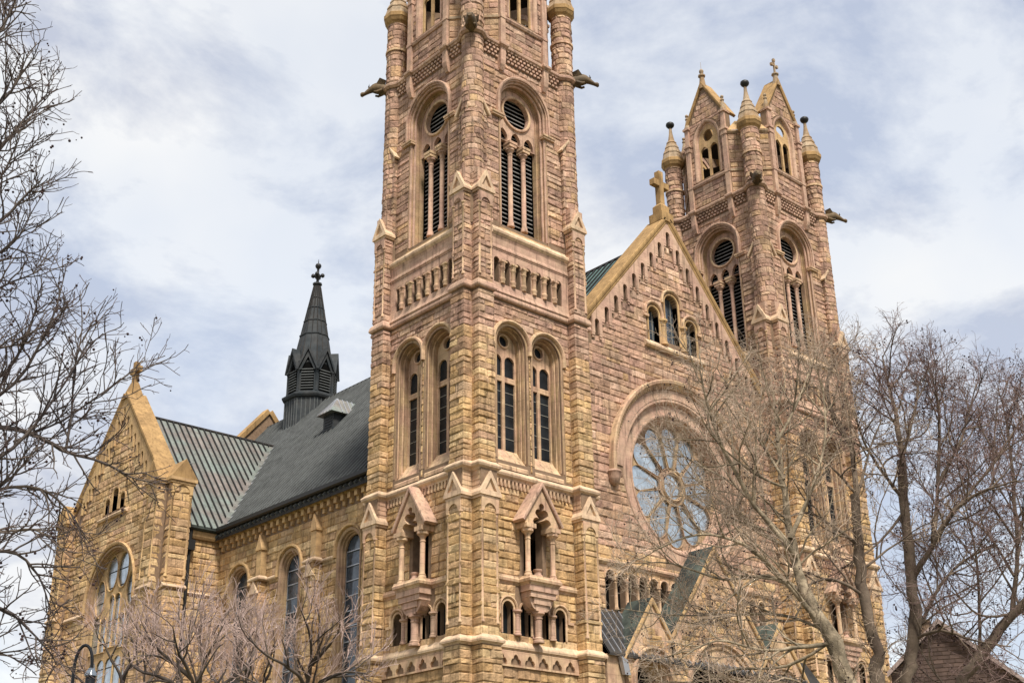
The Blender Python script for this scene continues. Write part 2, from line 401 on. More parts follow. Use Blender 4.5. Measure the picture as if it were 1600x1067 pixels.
# openings of one tower face
ARC4 = [2.53, 3.83, 5.17, 6.47]
WIN2 = [3.07, 5.93]
SLOT = [C_ + .87 * k for k in range(-3, 4)]
def tower_core():
    mb = MB(FR_F)
    for k in range(4):
        ca, sa = math.cos(-PI / 2 * k), math.sin(-PI / 2 * k)
        def fr(u, d, z):
            x, y = u - C_, -d - C_
            for _ in range(k): x, y = y, -x
            return (x + C_, y + C_, z)
        mb.fr = fr
        mb.prism([(0, -GZ - .3), (W, -GZ - .3), (W, ZA), (0, ZA)], [], -.5, 0, back=False, sides=False)
        hol = [arch(c, 10.14, .39, 8.75, 10) for c in ARC4] + [arch(C_, 15.1, .72, 12.1, 10)]
        mb.prism([(0, ZA), (W, ZA), (W, ZB), (0, ZB)], hol, -.55, 0, back=False, sides=False)
        mb.prism([(0, ZB), (W, ZB), (W, ZC), (0, ZC)], [arch(c, 25.85, 1.15, 18.5, 18) for c in WIN2], -.3, 0, back=False, sides=False)
        mb.prism([(0, ZC), (W, ZC), (W, 33.3), (0, 33.3)], [arch(c, 31.1, .23, 29.55, 8) for c in SLOT], -.45, 0, back=False, sides=False)
        mb.prism([(0, 33.3), (W, 33.3), (W, ZD), (0, ZD)], [arch(C_, 43.1, 1.95, 33.9, 24)], -.75, BW, back=False, sides=False)
        for z0, z1, w, p in BUT:
            for a, b in ((.02, w - .02), (W - w + .02, W - .02)): mb.box(a, b, -.02, p - .01, z0, z1)
        for a, b in ((.28, 1.15), (W - 1.15, W - .28)): mb.box(a, b, -.3, .08, 35.2, 41.2)
        mb.lathe(SA, -SA, [(SR, 33), (SR, 52.6)], 14)
        # belfry ledge and roof slab
        mb.add([(0, 0, 33.3), (W, 0, 33.3), (W, BW, 33.32), (0, BW, 33.32)], [(0, 1, 2, 3)])
        mb.add([(0, 0.0, ZD), (W, 0.0, ZD), (W - C_, -C_, ZD + .1)], [(0, 1, 2)])
    return mb
mb = tower_core()
tower = mb.obj('tower', 'mortar', cath, label='square sandstone bell tower, nearest and tallest in the picture')
tower2 = tower.copy(); COL.objects.link(tower2); tower2.matrix_basis = TX; tower2.parent = cath; tower2['label'] = 'far sandstone bell tower topped by an octagonal lantern with gables'

SUB = []      # sub-parts of the tower built on the front face; copied to the side face and the far tower
RING = []     # sub-parts that go right round the tower; copied to the far tower
PRT = []      # windows etc.: parts of the cathedral
def sub(mb, name, m, smooth=False, kind=None): o = mb.obj(name, m, tower, smooth, kind); SUB.append(o); return o
def ring(mb, name, m, smooth=False, kind=None): o = mb.obj(name, m, tower, smooth, kind); RING.append(o); return o

# ---- stones of two different faces
pyT = lambda z: .98 if z < 23.5 else (.66 if z < 26 else (.05 if z < 33.5 else (.12 if z < 44 else .05)))
def tower_stones(seed):
    rng = random.Random(seed); st = []
    zs = courses(random.Random(7), -GZ, 60)
    wall_stones(FR_F, rng, 1.3, W - 1.3, -GZ, 7.0, zs, py=pyT, out=st)
    b1 = [Blk(c, 10.14, .42, 8.75) for c in ARC4] + [Blk(C_, 14.9, 1.0, 11.9), Blk(C_, 11.2, 1.4, 8.75)]
    wall_stones(FR_F, rng, 1.24, W - 1.24, 8.2, 11.45, zs, b1, py=pyT, out=st, lo=.5, hi=1.5)
    wall_stones(FR_F, rng, 1.24, W - 1.24, 11.97, 16.9, zs, b1, py=pyT, out=st)
    b2 = [Blk(c, 25.85, 1.37, 18.3) for c in WIN2]
    wall_stones(FR_F, rng, 1.17, W - 1.17, 18.15, ZC - .15, zs, b2, py=pyT, out=st, lo=.5, hi=1.7)
    b3 = [Blk(c, 31.1, .24, 29.5) for c in SLOT]
    wall_stones(FR_F, rng, 1.1, W - 1.1, 31.32, 31.8, zs, (), py=pyT, out=st)
    b4 = [Blk(C_, 43.1, 2.1, 33.5)]
    wall_stones(FR_F, rng, .9, W - .9, 34.0, 46.1, zs, b4, d=BW, py=pyT, out=st, lo=.55, hi=1.6)
    for (z0, z1, w, p) in BUT:
        for a, b in ((0, w), (W - w, W)):
            t = {ZA: 15.75, ZB: ZC - .2, ZC: 34.9}.get(z0, ZA - .15)
            quoins(FR_F, rng, a, b, 0, p, max(z0 + .35, -GZ), t, zs, py=pyT, out=st)
    for a, b in ((.3, 1.13), (W - 1.13, W - .3)): quoins(FR_F, rng, a, b, BW, .08, 35.3, 41.1, zs, py=pyT, out=st, split=.1)
    for s_ in (0,):
        ps = pier_stones(FR_F, rng, SA, -SA, SR, 35, 46.9, zs, -.1, PI * 1.55, py=pyT, amp=.04); st += [(0, a_, b_) for _, a_, b_ in ps]
        ps = pier_stones(FR_F, rng, SA, -SA, SR, 47.6, 50.1, zs, 0, 2 * PI, py=pyT, amp=.05)
        ps += pier_stones(FR_F, rng, SA, -SA, SR, 50.35, 52.5, zs, 0, 2 * PI, py=pyT, amp=.05); st += [(0, a_, b_) for _, a_, b_ in ps]
    # right end of the face shows the other corner's shaft
    # lantern walls
    bl = [Blk(C_, 54.0, 1.4, 49.9)]
    wall_stones(FR_F, rng, 2.78, W - 2.78, 47.5, 49.4, zs, (), d=0, py=pyT, out=st, lo=.5, hi=1.3, amp=.05)
    wall_stones(FR_F, rng, 2.78, W - 2.78, 49.8, 55.5, zs, bl, d=0, py=pyT, out=st, lo=.35, hi=.8, amp=.045)
    wall_stones(FR_F, rng, 2.8, 6.2, 55.5, 58.0, zs, (), d=0, py=pyT, out=st, lo=.35, hi=.8, amp=.045, lim=lambda a, b: (C_ - max(0, (58.6 - b)) * .55, C_ + max(0, (58.6 - b)) * .55))
    q = math.sqrt(.5)
    FR_D = lambda u, d, z: (2.35 - u * q - d * q, u * q - d * q, z)      # chamfered side between two gabled faces
    wall_stones(FR_D, rng, .02, 3.3, 47.5, 53.0, zs, (), d=0, py=.35, out=st, lo=.5, hi=1.2, amp=.045)
    return st
stA = tower_stones(11); stB = tower_stones(23)
SO_A = place_stones(stA, 150, tower, 7, 50)
SO_B = place_stones(stB, 150, tower, 7, 50)
for o in SO_B: o.matrix_basis = ROT
for o in SO_A: copy_tree(o, tower2, ROT)
for o in SO_B: copy_tree(o, tower2, ROT.inverted())
for M in (ROT @ ROT, ROT @ ROT @ ROT):
    for t in (tower, tower2):
        for o in (SO_A[-1],): copy_tree(o, t, M)

# ---- string courses round the tower
def ringpath(w, p):
    f = [(0, 0), (0, p), (w, p), (w, 0), (W - w, 0), (W - w, p), (W, p)]; out = []
    for k in range(4):
        for u, d in f:
            a, b = u - C_, d + C_
            for _ in range(k): a, b = b, -a
            out.append((a + C_, b - C_))
    return out
def stringc(z, w, p, prof, m, name='string_course'): return ring(MB(FR_F).sweep(ringpath(w, p), prof, plan=True, closed=True, third=z), name, m)
stringc(ZA, 1.25, .8, [(-.05, -.1), (.06, -.1), (.13, 0), (.2, .02), (.22, .12), (.2, .2), (-.02, .42), (-.05, .42)], 'sill')
stringc(ZB, 1.18, .62, [(-.05, -.22), (.05, -.22), (.1, -.12), (.24, -.02), (.28, .1), (.26, .17), (.0, .4), (-.05, .4)], 'sill')
stringc(ZC, 1.1, .58, [(-.05, -.05), (.14, -.05), (.2, .02), (.22, .1), (.17, .3), (.08, .45), (0, .5), (-.05, .5)], 'trim_pink')

# ---- stage 0: blind trefoil frieze under the lower string
mb = MB(FR_F); hol = []
for i in range(6):
    c = 1.95 + i * 1.02; hol.append([(c - .36, 7.12), (c - .36, 7.3), (c - .28, 7.45), (c - .2, 7.44), (c - .12, 7.62), (c, 7.7), (c + .12, 7.62), (c + .2, 7.44), (c + .28, 7.45), (c + .36, 7.3), (c + .36, 7.12)])
mb.prism([(1.27, 7.02), (W - 1.27, 7.02), (W - 1.27, 7.86), (1.27, 7.86)], hol, .005, .14, back=False)
sub(mb, 'trefoil_frieze', 'trim')
# ---- stage 1
def column(mb, u, d, z0, z1, r, cap=.35, base=.22, flare=1.7, n=12):
    b = base; c = cap
    mb.lathe(u, d, [(r * 1.55, z0), (r * 1.55, z0 + b * .35), (r * 1.3, z0 + b * .5), (r * 1.35, z0 + b * .8), (r, z0 + b), (r, z1 - c), (r * 1.18, z1 - c + .02), (r * 1.18, z1 - c + .07), (r * 1.02, z1 - c + .09), (r * 1.12, z1 - c * .55), (r * flare, z1 - c * .3), (r * flare * 1.1, z1 - c * .28), (r * flare * 1.1, z1)], n)
    return mb
mb = MB(FR_F)                                                # sloping sill
mb.sweep([(1.24, 0), (W - 1.24, 0)], [(-.5, .0), (.2, .0), (.22, .12), (.2, .2), (-.2, .78), (-.5, .78)], plan=True, third=ZA + .01)
sub(mb, 'sloping_sill', 'sill')
for c in ARC4:
    g = MB(FR_F).prism(arch(c, 10.14, .41, 8.7, 10), [], -.5, -.48).obj('arcade_window', 'glass_dark', cath); PRT.append(g)
    MB(FR_F).sweep(arch(c, 10.14, .39, 8.8, 10), [(0, -.2), (.0, .06), (.1, .08), (.12, -.2)]).obj('arch_moulding', 'trim', g, True)
    MB(FR_F).box(c - .03, c + .03, -.48, -.42, 8.75, 10.5).obj('glazing_bar', 'leading', g)
for s in (-1, 1):
    mb = MB(FR_F); c = C_ + s * 1.97; mb.sweep(arch(c, 10.14, .56, 9.75, 12), [(0, 0), (0, .1), (.05, .15), (.12, .13), (.13, 0)])
    e = C_ + s * 2.98
    mb.box(min(C_ + s * 2.52, e), max(C_ + s * 2.52, e), 0, .12, 9.75, 9.9)
    sub(mb, 'hood_moulding', 'trim', True)
for u in (3.18, 5.82): sub(column(MB(FR_F), u, .05, 8.72, 10.1, .15, .34), 'column', 'trim_pink', True)
sub(column(MB(FR_F), C_, .32, 8.42, 10.1, .21, .4, .3, 1.6), 'column', 'trim_pink', True)
sub(column(MB(FR_F), C_, -.12, 8.7, 10.1, .16, .4), 'column', 'trim_pink', True)
mb = MB(FR_F)                                                # corbelled niche base
for (h, d, z0, z1) in ((.42, .62, 10.1, 10.45), (.62, .7, 10.45, 10.8), (.95, .78, 10.8, 11.12), (1.08, .86, 11.12, 11.48)):
    mb.box(C_ - h, C_ + h, -.2, d, z0, z1 - .004)
for s in (-1, 1):                                            # quadrant arches beside the column
    pts = [(C_ + s * .42, 10.12), (C_ + s * .42, 10.78)] + [(C_ + s * (.42 + .85 * math.sin(a)), 10.78 - .0 - .62 * (1 - math.cos(a)) + .0) for a in (0.0, .5, .9, 1.25)]
    mb.prism([(C_ + s * .43, 10.15), (C_ + s * .43, 10.79), (C_ + s * .94, 10.79), (C_ + s * .8, 10.5), (C_ + s * .62, 10.25)], [], -.1, .6)
sub(mb, 'corbel', 'trim_pink')
mb = MB(FR_F)
pr = [(-.3, -.05), (.03, -.05), (.07, .05), (.16, .12), (.18, .26), (.12, .34), (.1, .44), (-.3, .44)]
mb.sweep([(1.24, 0), (C_ - 1.06, 0), (C_ - 1.06, .86), (C_ + 1.06, .86), (C_ + 1.06, 0), (W - 1.24, 0)], pr, plan=True, third=11.5)
mb.box(C_ - 1.04, C_ + 1.04, -.1, .84, 11.5, 11.93)
sub(mb, 'string_course', 'trim')
for s in (-1, 1):
    sub(column(MB(FR_F), C_ + s * .95, .6, 11.95, 14.6, .15, .62, .28, 2.1), 'niche_column', 'trim', True)
    sub(MB(FR_F).box(C_ + s * .95 - .36, C_ + s * .95 + .36, .05, .95, 14.6, 14.86), 'impost_block', 'trim')
mb = MB(FR_F)                                                # statue plinth inside the niche
mb.lathe(C_, .35, [(.3, 11.95), (.3, 12.1), (.22, 12.16), (.2, 12.3), (.27, 12.38), (.27, 12.46)], 12)
sub(mb, 'plinth', 'trim_pink', True)
mb = MB(FR_F)
hole = ([(C_ - .62, 14.87)] + arc(C_ - .40, 15.0, .3, PI * .95, PI * .3, 5) + arc(C_ - .24, 15.55, .27, PI * 1.05, PI * .42, 4) + arc(C_, 15.98, .2, PI * 1.1, -PI * .1, 6)
        + arc(C_ + .24, 15.55, .27, PI * .58, -PI * .05, 4) + arc(C_ + .40, 15.0, .3, PI * .7, PI * .05, 5) + [(C_ + .62, 14.87)])
tri = [(C_ - 1.3, 14.86), (C_ - .62, 14.86)] + hole[1:-1] + [(C_ + .62, 14.86), (C_ + 1.3, 14.86), (C_ + 1.26, 15.1), (C_, 17.0), (C_ - 1.26, 15.1)]
mb.prism(tri, [], .0, .8)
sub(mb, 'niche_canopy', 'trim')
mb = MB(FR_F).sweep([(C_ - 1.44, 14.93), (C_, 17.08), (C_ + 1.44, 14.93)], [(0, -.75), (0, .12), (.06, .16), (.16, .16), (.2, .1), (.2, -.75)], third=.8)
sub(mb, 'canopy_roof', 'trim_pink')
mb = MB(FR_F)
for i in range(22):
    u = 1.4 + i * .295
    if u > W - 1.45: break
    mb.box(u, u + .15, 0, .12, 16.98, 17.34)
    mb.box(u + .03, u + .12, 0, .17, 16.9, 17.1)
mb.box(1.24, W - 1.24, -.05, .1, 17.34, 17.46)
sub(mb, 'dentil_frieze', 'trim')
# buttress gablets with nook shafts and blind arches
def buttress_head(w, p, zf, za, zsh, over=.17, flip=False, shaft=True):
    for a, b in ((0, w), (W - w, W)):
        m = MB(FR_F); c = (a + b) / 2; h = (b - a) / 2 + over
        m.box(a - over, b + over, -.05, p + over, zf - .16, zf)
        m.box(a - over * .5, b + over * .5, -.05, p + over * .5, zf - .3, zf - .16)
        m.prism([(c - h, zf), (c + h, zf), (c, za)], [[(c - h * .55, zf + .12), (c + h * .55, zf + .12), (c, zf + (za - zf) * .68)]], p + .02, p + over, back=False)
        m.prism([(c - h, zf), (c + h, zf), (c, za)], [], -.05, p + .03)
        sub(m, 'gablet', 'sill')
        m = MB(FR_F).box(a - .01, b + .01, -.04, p - .06, zf - .02, za + .12)
        for i_ in range(3): m.box(a - .03, b + .03, -.04, p - .03 - i_ * .02, zf + .45 + i_ * .28, zf + .55 + i_ * .28)
        sub(m, 'weathering', 'trim_pink' if zf > 30 else 'trim')
        if not shaft: continue
        m = MB(FR_F)
        for u in (a + .09, b - .09):
            column(m, u, p - .02, zsh, zf - 1.0, .085, .3, .2, 1.6, 8)
        sub(m, 'nook_shaft', 'trim', True)
        r = (b - a) / 2 - .2
        m = MB(FR_F).prism([(a + .0, zf - 1.0), (a + .2, zf - 1.0)] + arc(c, zf - .98, r, PI, 0, 10) + [(b - .2, zf - 1.0), (b, zf - 1.0), (b, zf - .3), (a, zf - .3)], [], p - .05, p + .1)
        sub(m, 'blind_arch', 'trim_pink' if zf > 30 else 'trim')
buttress_head(1.22, .74, 16.05, 17.32, 9.0)
buttress_head(1.08, .6, 35.3, 36.6, 29.4)
for a, b in ((.28, 1.15), (W - 1.15, W - .28)):              # upper small gablets
    c = (a + b) / 2
    m = MB(FR_F).sweep([(c - .56, 41.1), (c, 41.95), (c + .56, 41.1)], [(0, -.5), (0, 0), (.06, .04), (.14, .04), (.14, -.5)], third=.24)
    m.prism([(c - .44, 41.1), (c + .44, 41.1), (c, 41.85)], [], -.3, .1)
    sub(m, 'gablet', 'sill')
# ---- stage 2 windows
for c in WIN2:
    g = MB(FR_F)
    oc = circ(c, 26.3, .36, 18)
    li = [arch(c + s * .51, 25.0, .4, 24.05, 8) for s in (-1, 1)] + [[(c + s * .51 - .4, 19.45), (c + s * .51 - .4, 23.72), (c + s * .51 + .4, 23.72), (c + s * .51 + .4, 19.45)] for s in (-1, 1)]
    g.prism(arch(c, 25.85, 1.04, 18.9, 18), [oc] + li, -.97, -.75, back=False)
    win = g.obj('tower_window', 'trim', cath); PRT.append(win)
    m = MB(FR_F).sweep(arch(c, 25.85, 1.0, 18.6, 18), [(0, -.97), (0, -.52), (.09, -.52), (.09, -.24), (.18, -.24), (.18, .02), (.32, .02), (.34, -.3), (.34, -.97)])
    m.obj('arch_moulding', 'jamb_shaded', win)
    for ro_, rd_, rr_ in ((1.1, -.46, .06), (1.185, -.18, .06)):
        MB(FR_F).sweep(arch(c, 25.85, ro_, 18.7, 22), [(rr_ * math.cos(t_), rd_ + rr_ * math.sin(t_)) for t_ in [-2 * PI * q_ / 8 for q_ in range(8)]]).obj('roll_moulding', 'trim', win, True)
    m = MB(FR_F).sweep(circ(c, 26.3, .36, 18), [(0, 0), (0, .09), (.08, .09), (.1, 0)], closed=True, third=-.75); m.obj('oculus_ring', 'trim', win, True)
    m = MB(FR_F).sweep(arch(c, 25.85, 1.33, 25.45, 18), [(0, 0), (0, .1), (.05, .16), (.1, .2), (.2, .18), (.24, .08), (.25, 0)]); m.obj('hood_moulding', 'trim', win, True)
    for s in (-1, 1):
        p = MB(FR_F).prism(arch(c + s * .51, 25.0, .43, 19.4, 8), [], -.91, -.88).obj('pane', 'glass_dark', win)
    MB(FR_F).prism(circ(c, 26.3, .4, 14), [], -.91, -.88).obj('pane', 'glass_dark', win)
    m = MB(FR_F)
    for k in range(1, 6): m.box(c - .9, c + .9, -.88, -.86, 19.5 + k * .72, 19.53 + k * .72)
    m.obj('glazing_bars', 'leading', win)
    m = MB(FR_F).add([(c - 1.15, -.75, 19.45), (c + 1.15, -.75, 19.45), (c + 1.15, .06, 18.2), (c - 1.15, .06, 18.2), (c - 1.15, -.75, 18), (c + 1.15, -.75, 18), (c + 1.15, .06, 18), (c - 1.15, .06, 18)], [(0, 1, 2, 3), (2, 3, 7, 6), (0, 3, 7, 4), (1, 2, 6, 5)])
    m.obj('sill', 'trim', win)
# ---- stage 3 blind arcade
mb = MB(FR_F)
for c in SLOT: mb.prism(arch(c, 31.1, .26, 29.5, 8), [], -.44, -.42)
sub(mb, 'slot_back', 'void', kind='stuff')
mb = MB(FR_F).prism([(1.1, 29.45), (W - 1.1, 29.45), (W - 1.1, 31.3), (W - 1.1, 31.75), (1.1, 31.75)], [arch(c, 31.1, .23, 29.5, 8) for c in SLOT], 0, .1, back=False)
sub(mb, 'arcade_screen', 'trim_pink')
for i in range(6):
    c = C_ + .87 * (i - 2.5)
    m = MB(FR_F)
    m.lathe(c, .1, [(.17, 29.62), (.17, 29.78), (.205, 29.85), (.205, 29.93), (.155, 29.98), (.165, 30.62), (.2, 30.66), (.2, 30.72), (.165, 30.75), (.21, 30.95), (.23, 31.0)], 12)
    m.box(c - .23, c + .23, .02, .33, 31.0, 31.1)
    sub(m, 'baluster', 'trim', True)
mb = MB(FR_F).sweep([(1.1, 0), (W - 1.1, 0)], [(-.1, .3), (.17, .3), (.24, .36), (.14, .62), (.1, 1.0), (-.1, 1.05)], plan=True, third=ZC)
sub(mb, 'sloping_sill', 'trim_pink')
mb = MB(FR_F).sweep([(1.08, 0), (W - 1.08, 0)], [(-.2, 31.78), (.12, 31.78), (.13, 31.86), (.18, 31.9), (.18, 31.98), (.12, 32.05), (.08, 32.2), (.1, 32.62), (.16, 32.78), (-.2, 32.82)], plan=True)
sub(mb, 'string_course', 'trim_pink', False)
mb = MB(FR_F).sweep([(1.08, 0), (W - 1.08, 0)], [(-.2, 32.8), (.16, 32.8), (.28, 32.95), (.3, 33.08), (.26, 33.16), (.05, 33.3), (-.02, 33.42), (-.06, 33.52), (-.2, 33.56)], plan=True)
sub(mb, 'window_sill', 'sill')
mb = MB(FR_F).sweep([(C_ - 2.15, BW), (C_ + 2.15, BW)], [(-.9, 33.5), (.1, 33.5), (.1, 33.62), (-.85, 34.45), (-.9, 34.45)], plan=True)
sub(mb, 'window_sill', 'trim_gold')
# ---- belfry window
g = MB(FR_F); zc = 43.1
lan = [parch(C_ + s * 1.14, 41.0, .41, 40.72, .7, 6) for s in (-1, 0, 1)]
outer = arch(C_, zc, 1.74, 40.72, 24)
# open the lancets at the foot of the plate
hol = [[(a, b if b > 40.73 else 40.76) for a, b in h] for h in lan]
g.prism(outer, [circ(C_, zc, 1.12, 32)] + hol, -1.12, -.86, back=False)
bel = g.obj('belfry_window', 'trim_pink', cath, label='tall louvred belfry opening with three lights under a round eye'); PRT.append(bel)
m = MB(FR_F).sweep(circ(C_, zc, 1.12, 32), [(0, 0), (0, .1), (.08, .14), (.16, .12), (.2, 0)], closed=True, third=-.86); m.obj('oculus_ring', 'trim', bel, True)
m = MB(FR_F).sweep(arch(C_, zc, 1.7, 33.7, 24), [(0, -1.12), (0, -.78), (.12, -.78), (.12, -.54), (.15, -.5), (.22, -.5), (.22, -.3), (.3, -.3), (.3, -.15), (.37, -.15), (.38, -.5), (.38, -1.12)])
m.obj('arch_moulding', 'jamb_shaded', bel)
for ro_, rd_, rr_ in ((1.86, -.46, .09), (1.97, -.24, .085)):
    MB(FR_F).sweep(arch(C_, zc, ro_, 33.9, 28), [(rr_ * math.cos(t_), rd_ + rr_ * math.sin(t_)) for t_ in [-2 * PI * q_ / 8 for q_ in range(8)]]).obj('roll_moulding', 'trim_pink', bel, True)
m = MB(FR_F).sweep(arch(C_, zc, 2.04, 41.95, 24), [(0, BW), (0, -.04), (.1, -.04), (.1, .05), (.2, .08), (.26, .05), (.28, BW)])
m.obj('hood_moulding', 'trim_pink', bel)
m = MB(FR_F)
for s in (-1, 1):
    a, b = sorted((C_ + s * 1.72, C_ + s * 2.75)); m.box(a, b, -.7 if 0 else -.4, .06, 41.82, 41.95); m.box(a + .02, b - .02, -.4, 0, 41.68, 41.82)
m.obj('impost', 'trim', bel)
for s in (-1, 1):
    m = column(MB(FR_F), C_ + s * .575, -.82, 34.42, 40.2, .155, .55, .4, 1.75, 14); m.obj('column', 'trim_pink', bel, True)
    m = MB(FR_F).box(C_ + s * .575 - .3, C_ + s * .575 + .3, -1.12, -.48, 40.2, 40.42).box(C_ + s * .575 - .34, C_ + s * .575 + .34, -1.12, -.44, 40.42, 40.6).box(C_ + s * .575 - .2, C_ + s * .575 + .2, -1.1, -.7, 40.6, 40.75)
    m.obj('capital', 'trim', bel)
m = MB(FR_F); e = MB(FR_F)
for k in range(34):
    z = 34.3 + k * .31
    hw = 1.66 if z < 43.1 else math.sqrt(max(.05, 1.68 ** 2 - (z - 43.1) ** 2))
    m.add([(C_ - hw, -1.22, z), (C_ + hw, -1.22, z), (C_ + hw, -1.5, z + .26), (C_ - hw, -1.5, z + .26)], [(0, 1, 2, 3)])
    e.box(C_ - hw, C_ + hw, -1.23, -1.2, z - .02, z + .05)
m.obj('louvre_boards', 'louvre', bel, kind='stuff'); e.obj('louvre_edges', 'louvre_edge', bel, kind='stuff')
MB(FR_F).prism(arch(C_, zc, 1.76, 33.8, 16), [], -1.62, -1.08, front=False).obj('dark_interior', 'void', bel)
# ---- frieze, brackets, upper string
mb = MB(FR_F)
for r_ in range(4):
    z = 46.18 + r_ * .235; d1 = BW + .02 + r_ * .05
    k = 0; u = 1.1 + (.17 if r_ % 2 else 0)
    while u < W - 1.3:
        if not any(abs(u + .1 - (C_ + s * 1.93)) < .3 for s in (-1, 1)): mb.box(u, u + .2, BW - .03, d1 + .13, z + .04, z + .19)
        u += .34
sub(mb, 'chequer_frieze', 'trim_pink', kind='stuff')
for s in (-1, 1):
    c = C_ + s * 1.93; m = MB(FR_F)
    m.prism([(c - .21, 46.0), (c + .21, 46.0), (c + .21, 47.2), (c - .21, 47.2)], [], BW - .1, .2)
    m.add([(c - .21, BW - .1, 46.0), (c + .21, BW - .1, 46.0), (c + .21, .2, 46.0), (c - .21, .2, 46.0), (c - .14, BW - .05, 45.3), (c + .14, BW - .05, 45.3), (c + .14, -.02, 45.34), (c - .14, -.02, 45.34), (c + .2, .14, 45.7), (c - .2, .14, 45.7)],
          [(3, 2, 8, 9), (9, 8, 6, 7), (7, 6, 5, 4), (0, 4, 7, 9, 3), (1, 2, 8, 6, 5)])
    sub(m, 'bracket', 'trim_pink')
def ringD():
    f = [(SA + .78 * math.cos(a), -SA + .78 * math.sin(a)) for a in [PI * .75 - i * PI * .5 * .8 / 6 for i in range(0, 6)]]
    f += [(1.2, .04), (C_ - 2.16, .04), (C_ - 2.16, .24), (C_ - 1.70, .24), (C_ - 1.70, .04), (C_ + 1.70, .04), (C_ + 1.70, .24), (C_ + 2.16, .24), (C_ + 2.16, .04), (W - 1.2, .04)]
    f += [(W - SA + .78 * math.cos(a), -SA + .78 * math.sin(a)) for a in [PI * .25 + i * PI * .5 * .8 / 6 for i in range(5, 0, -1)]]
    out = []
    for k in range(4):
        for u, d in f:
            a, b = u - C_, d + C_
            for _ in range(k): a, b = b, -a
            out.append((a + C_, b - C_))
    return out
ring(MB(FR_F).sweep(ringD(), [(-.4, 46.98), (.0, 46.98), (.06, 47.05), (.14, 47.1), (.16, 47.24), (.1, 47.32), (-.15, 47.5), (-.4, 47.5)], plan=True, closed=True), 'string_course', 'trim_pink', True)
# ---- gargoyles on the corners: lofted beasts leaning out on the diagonal
def gargoyle():
    q = math.sqrt(.5); fr = lambda t, s, z: (SA - (t + .55) * q + s * q, SA - (t + .55) * q - s * q, 47.25 + z)
    m = MB(fr)
    rings = [(-.3, .0, .3, .32), (.1, .05, .34, .38), (.5, .16, .38, .44), (.85, .22, .36, .42), (1.1, .22, .27, .32), (1.28, .1, .21, .26), (1.46, -.04, .18, .2), (1.66, -.2, .15, .13), (1.84, -.26, .19, .18), (1.94, -.27, .12, .1)]
    n = 10; vs = []; fs = []
    for t, z, ry, rz in rings:
        for k in range(n): a = 2 * PI * k / n; vs.append((t, ry * math.cos(a), z + rz * math.sin(a)))
    for i in range(len(rings) - 1):
        for k in range(n): j = (k + 1) % n; fs.append((i * n + k, i * n + j, (i + 1) * n + j, (i + 1) * n + k))
    fs += [tuple(range(n)), tuple((len(rings) - 1) * n + k for k in range(n))]; m.add(vs, fs)
    for s in (-1, 1):
        m.add([(.2, s * .22, .2), (.9, s * .24, .3), (.55, s * .52, .75), (.1, s * .45, .55), (.45, s * .3, .2)], [(0, 1, 2, 3), (4, 1, 2), (0, 4, 2, 3)])   # folded wing
        m.add([(1.3, s * .12, .2), (1.42, s * .16, .2), (1.3, s * .28, .42), (1.36, s * .08, .26)], [(0, 1, 2), (1, 3, 2), (0, 3, 2)])                 # ear
        m.tube([(.4, s * .26, -.08), (.75, s * .3, -.24), (.95, s * .26, -.2)], [.13, .1, .08], 6)                                                # foreleg
    return m
sub(gargoyle(), 'gargoyle', 'bronze', True)
# ---- lantern
PL = [(2.35, 47.25), (W - 2.35, 47.25), (W - 2.35, 55.2), (C_, 58.75), (2.35, 55.2)]
g = MB(FR_F).prism(PL, [parch(C_, 53.55, 1.3, 49.9, .62, 8)], -.55, 0)
bay = g.obj('lantern_gable', 'mortar', cath); PRT.append(bay)
m = MB(FR_F).sweep(parch(C_, 53.55, 1.0, 49.85, .62, 8), [(0, -.5), (0, -.25), (.06, -.2), (.12, -.2), (.14, -.06), (.2, .02), (.28, .06), (.38, .06), (.4, -.5)]); m.obj('arch_moulding', 'trim_pink', bay, True)
tr = MB(FR_F).prism(parch(C_, 53.55, 1.03, 49.85, .62, 8), [circ(C_, 54.0, .55, 14)] + [parch(C_ + s * .5, 52.5, .4, 50.05, .5, 5) for s in (-1, 1)], -.4, -.24); tr.obj('tracery', 'trim_gold', bay)
m = MB(FR_F).sweep([(C_ - 1.7, 49.45), (C_ + 1.7, 49.45)], [(-.1, -.2), (-.1, .12), (.05, .2), (.14, .2), (.3, 0), (.3, -.2)], third=0); m.obj('string_course', 'trim_pink', bay)
for s in (-1, 1):
    c = C_ + s * 1.93
    m = MB(FR_F).box(c - .21, c + .21, -.5, .2, 47.4, 52.95).box(c - .25, c + .25, -.5, .24, 49.4, 49.62).box(c - .26, c + .26, -.5, .26, 52.95, 53.2).box(c - .32, c + .32, -.5, .32, 53.4, 53.62).box(c - .24, c + .24, -.5, .24, 53.2, 53.4).box(c - .2, c + .2, -.5, .19, 53.62, 55.15).box(c - .3, c + .3, -.5, .3, 55.15, 55.35)
    m.obj('pier', 'trim_pink', bay)
    m = MB(FR_F).lathe(c, -.05, [(.3, 55.35), (.28, 55.5), (.12, 56.25), (.1, 56.3), (.17, 56.36), (.17, 56.44), (.09, 56.5), (.08, 56.58), (.15, 56.68), (.15, 56.78), (.05, 56.88)], 8, PI / 8); m.obj('pinnacle', 'cap_stone', bay)
m = MB(FR_F).sweep([(C_ - 2.05, 55.15), (C_, 58.75), (C_ + 2.05, 55.15)], [(0, -1.3), (0, .1), (.06, .14), (.14, .18), (.22, .18), (.24, -1.3)]); m.obj('coping', 'coping', bay)
m = MB(FR_F).add([(2.35, -.5, 53.0), (W - 2.35, -.5, 53.0), (C_, -C_ , 53.1)], [(0, 1, 2)]); m.obj('roof_deck', 'roof_dark', bay)
q = math.sqrt(.5)
FR_D = lambda u, d, z: (2.35 - u * q - d * q, u * q - d * q, z)
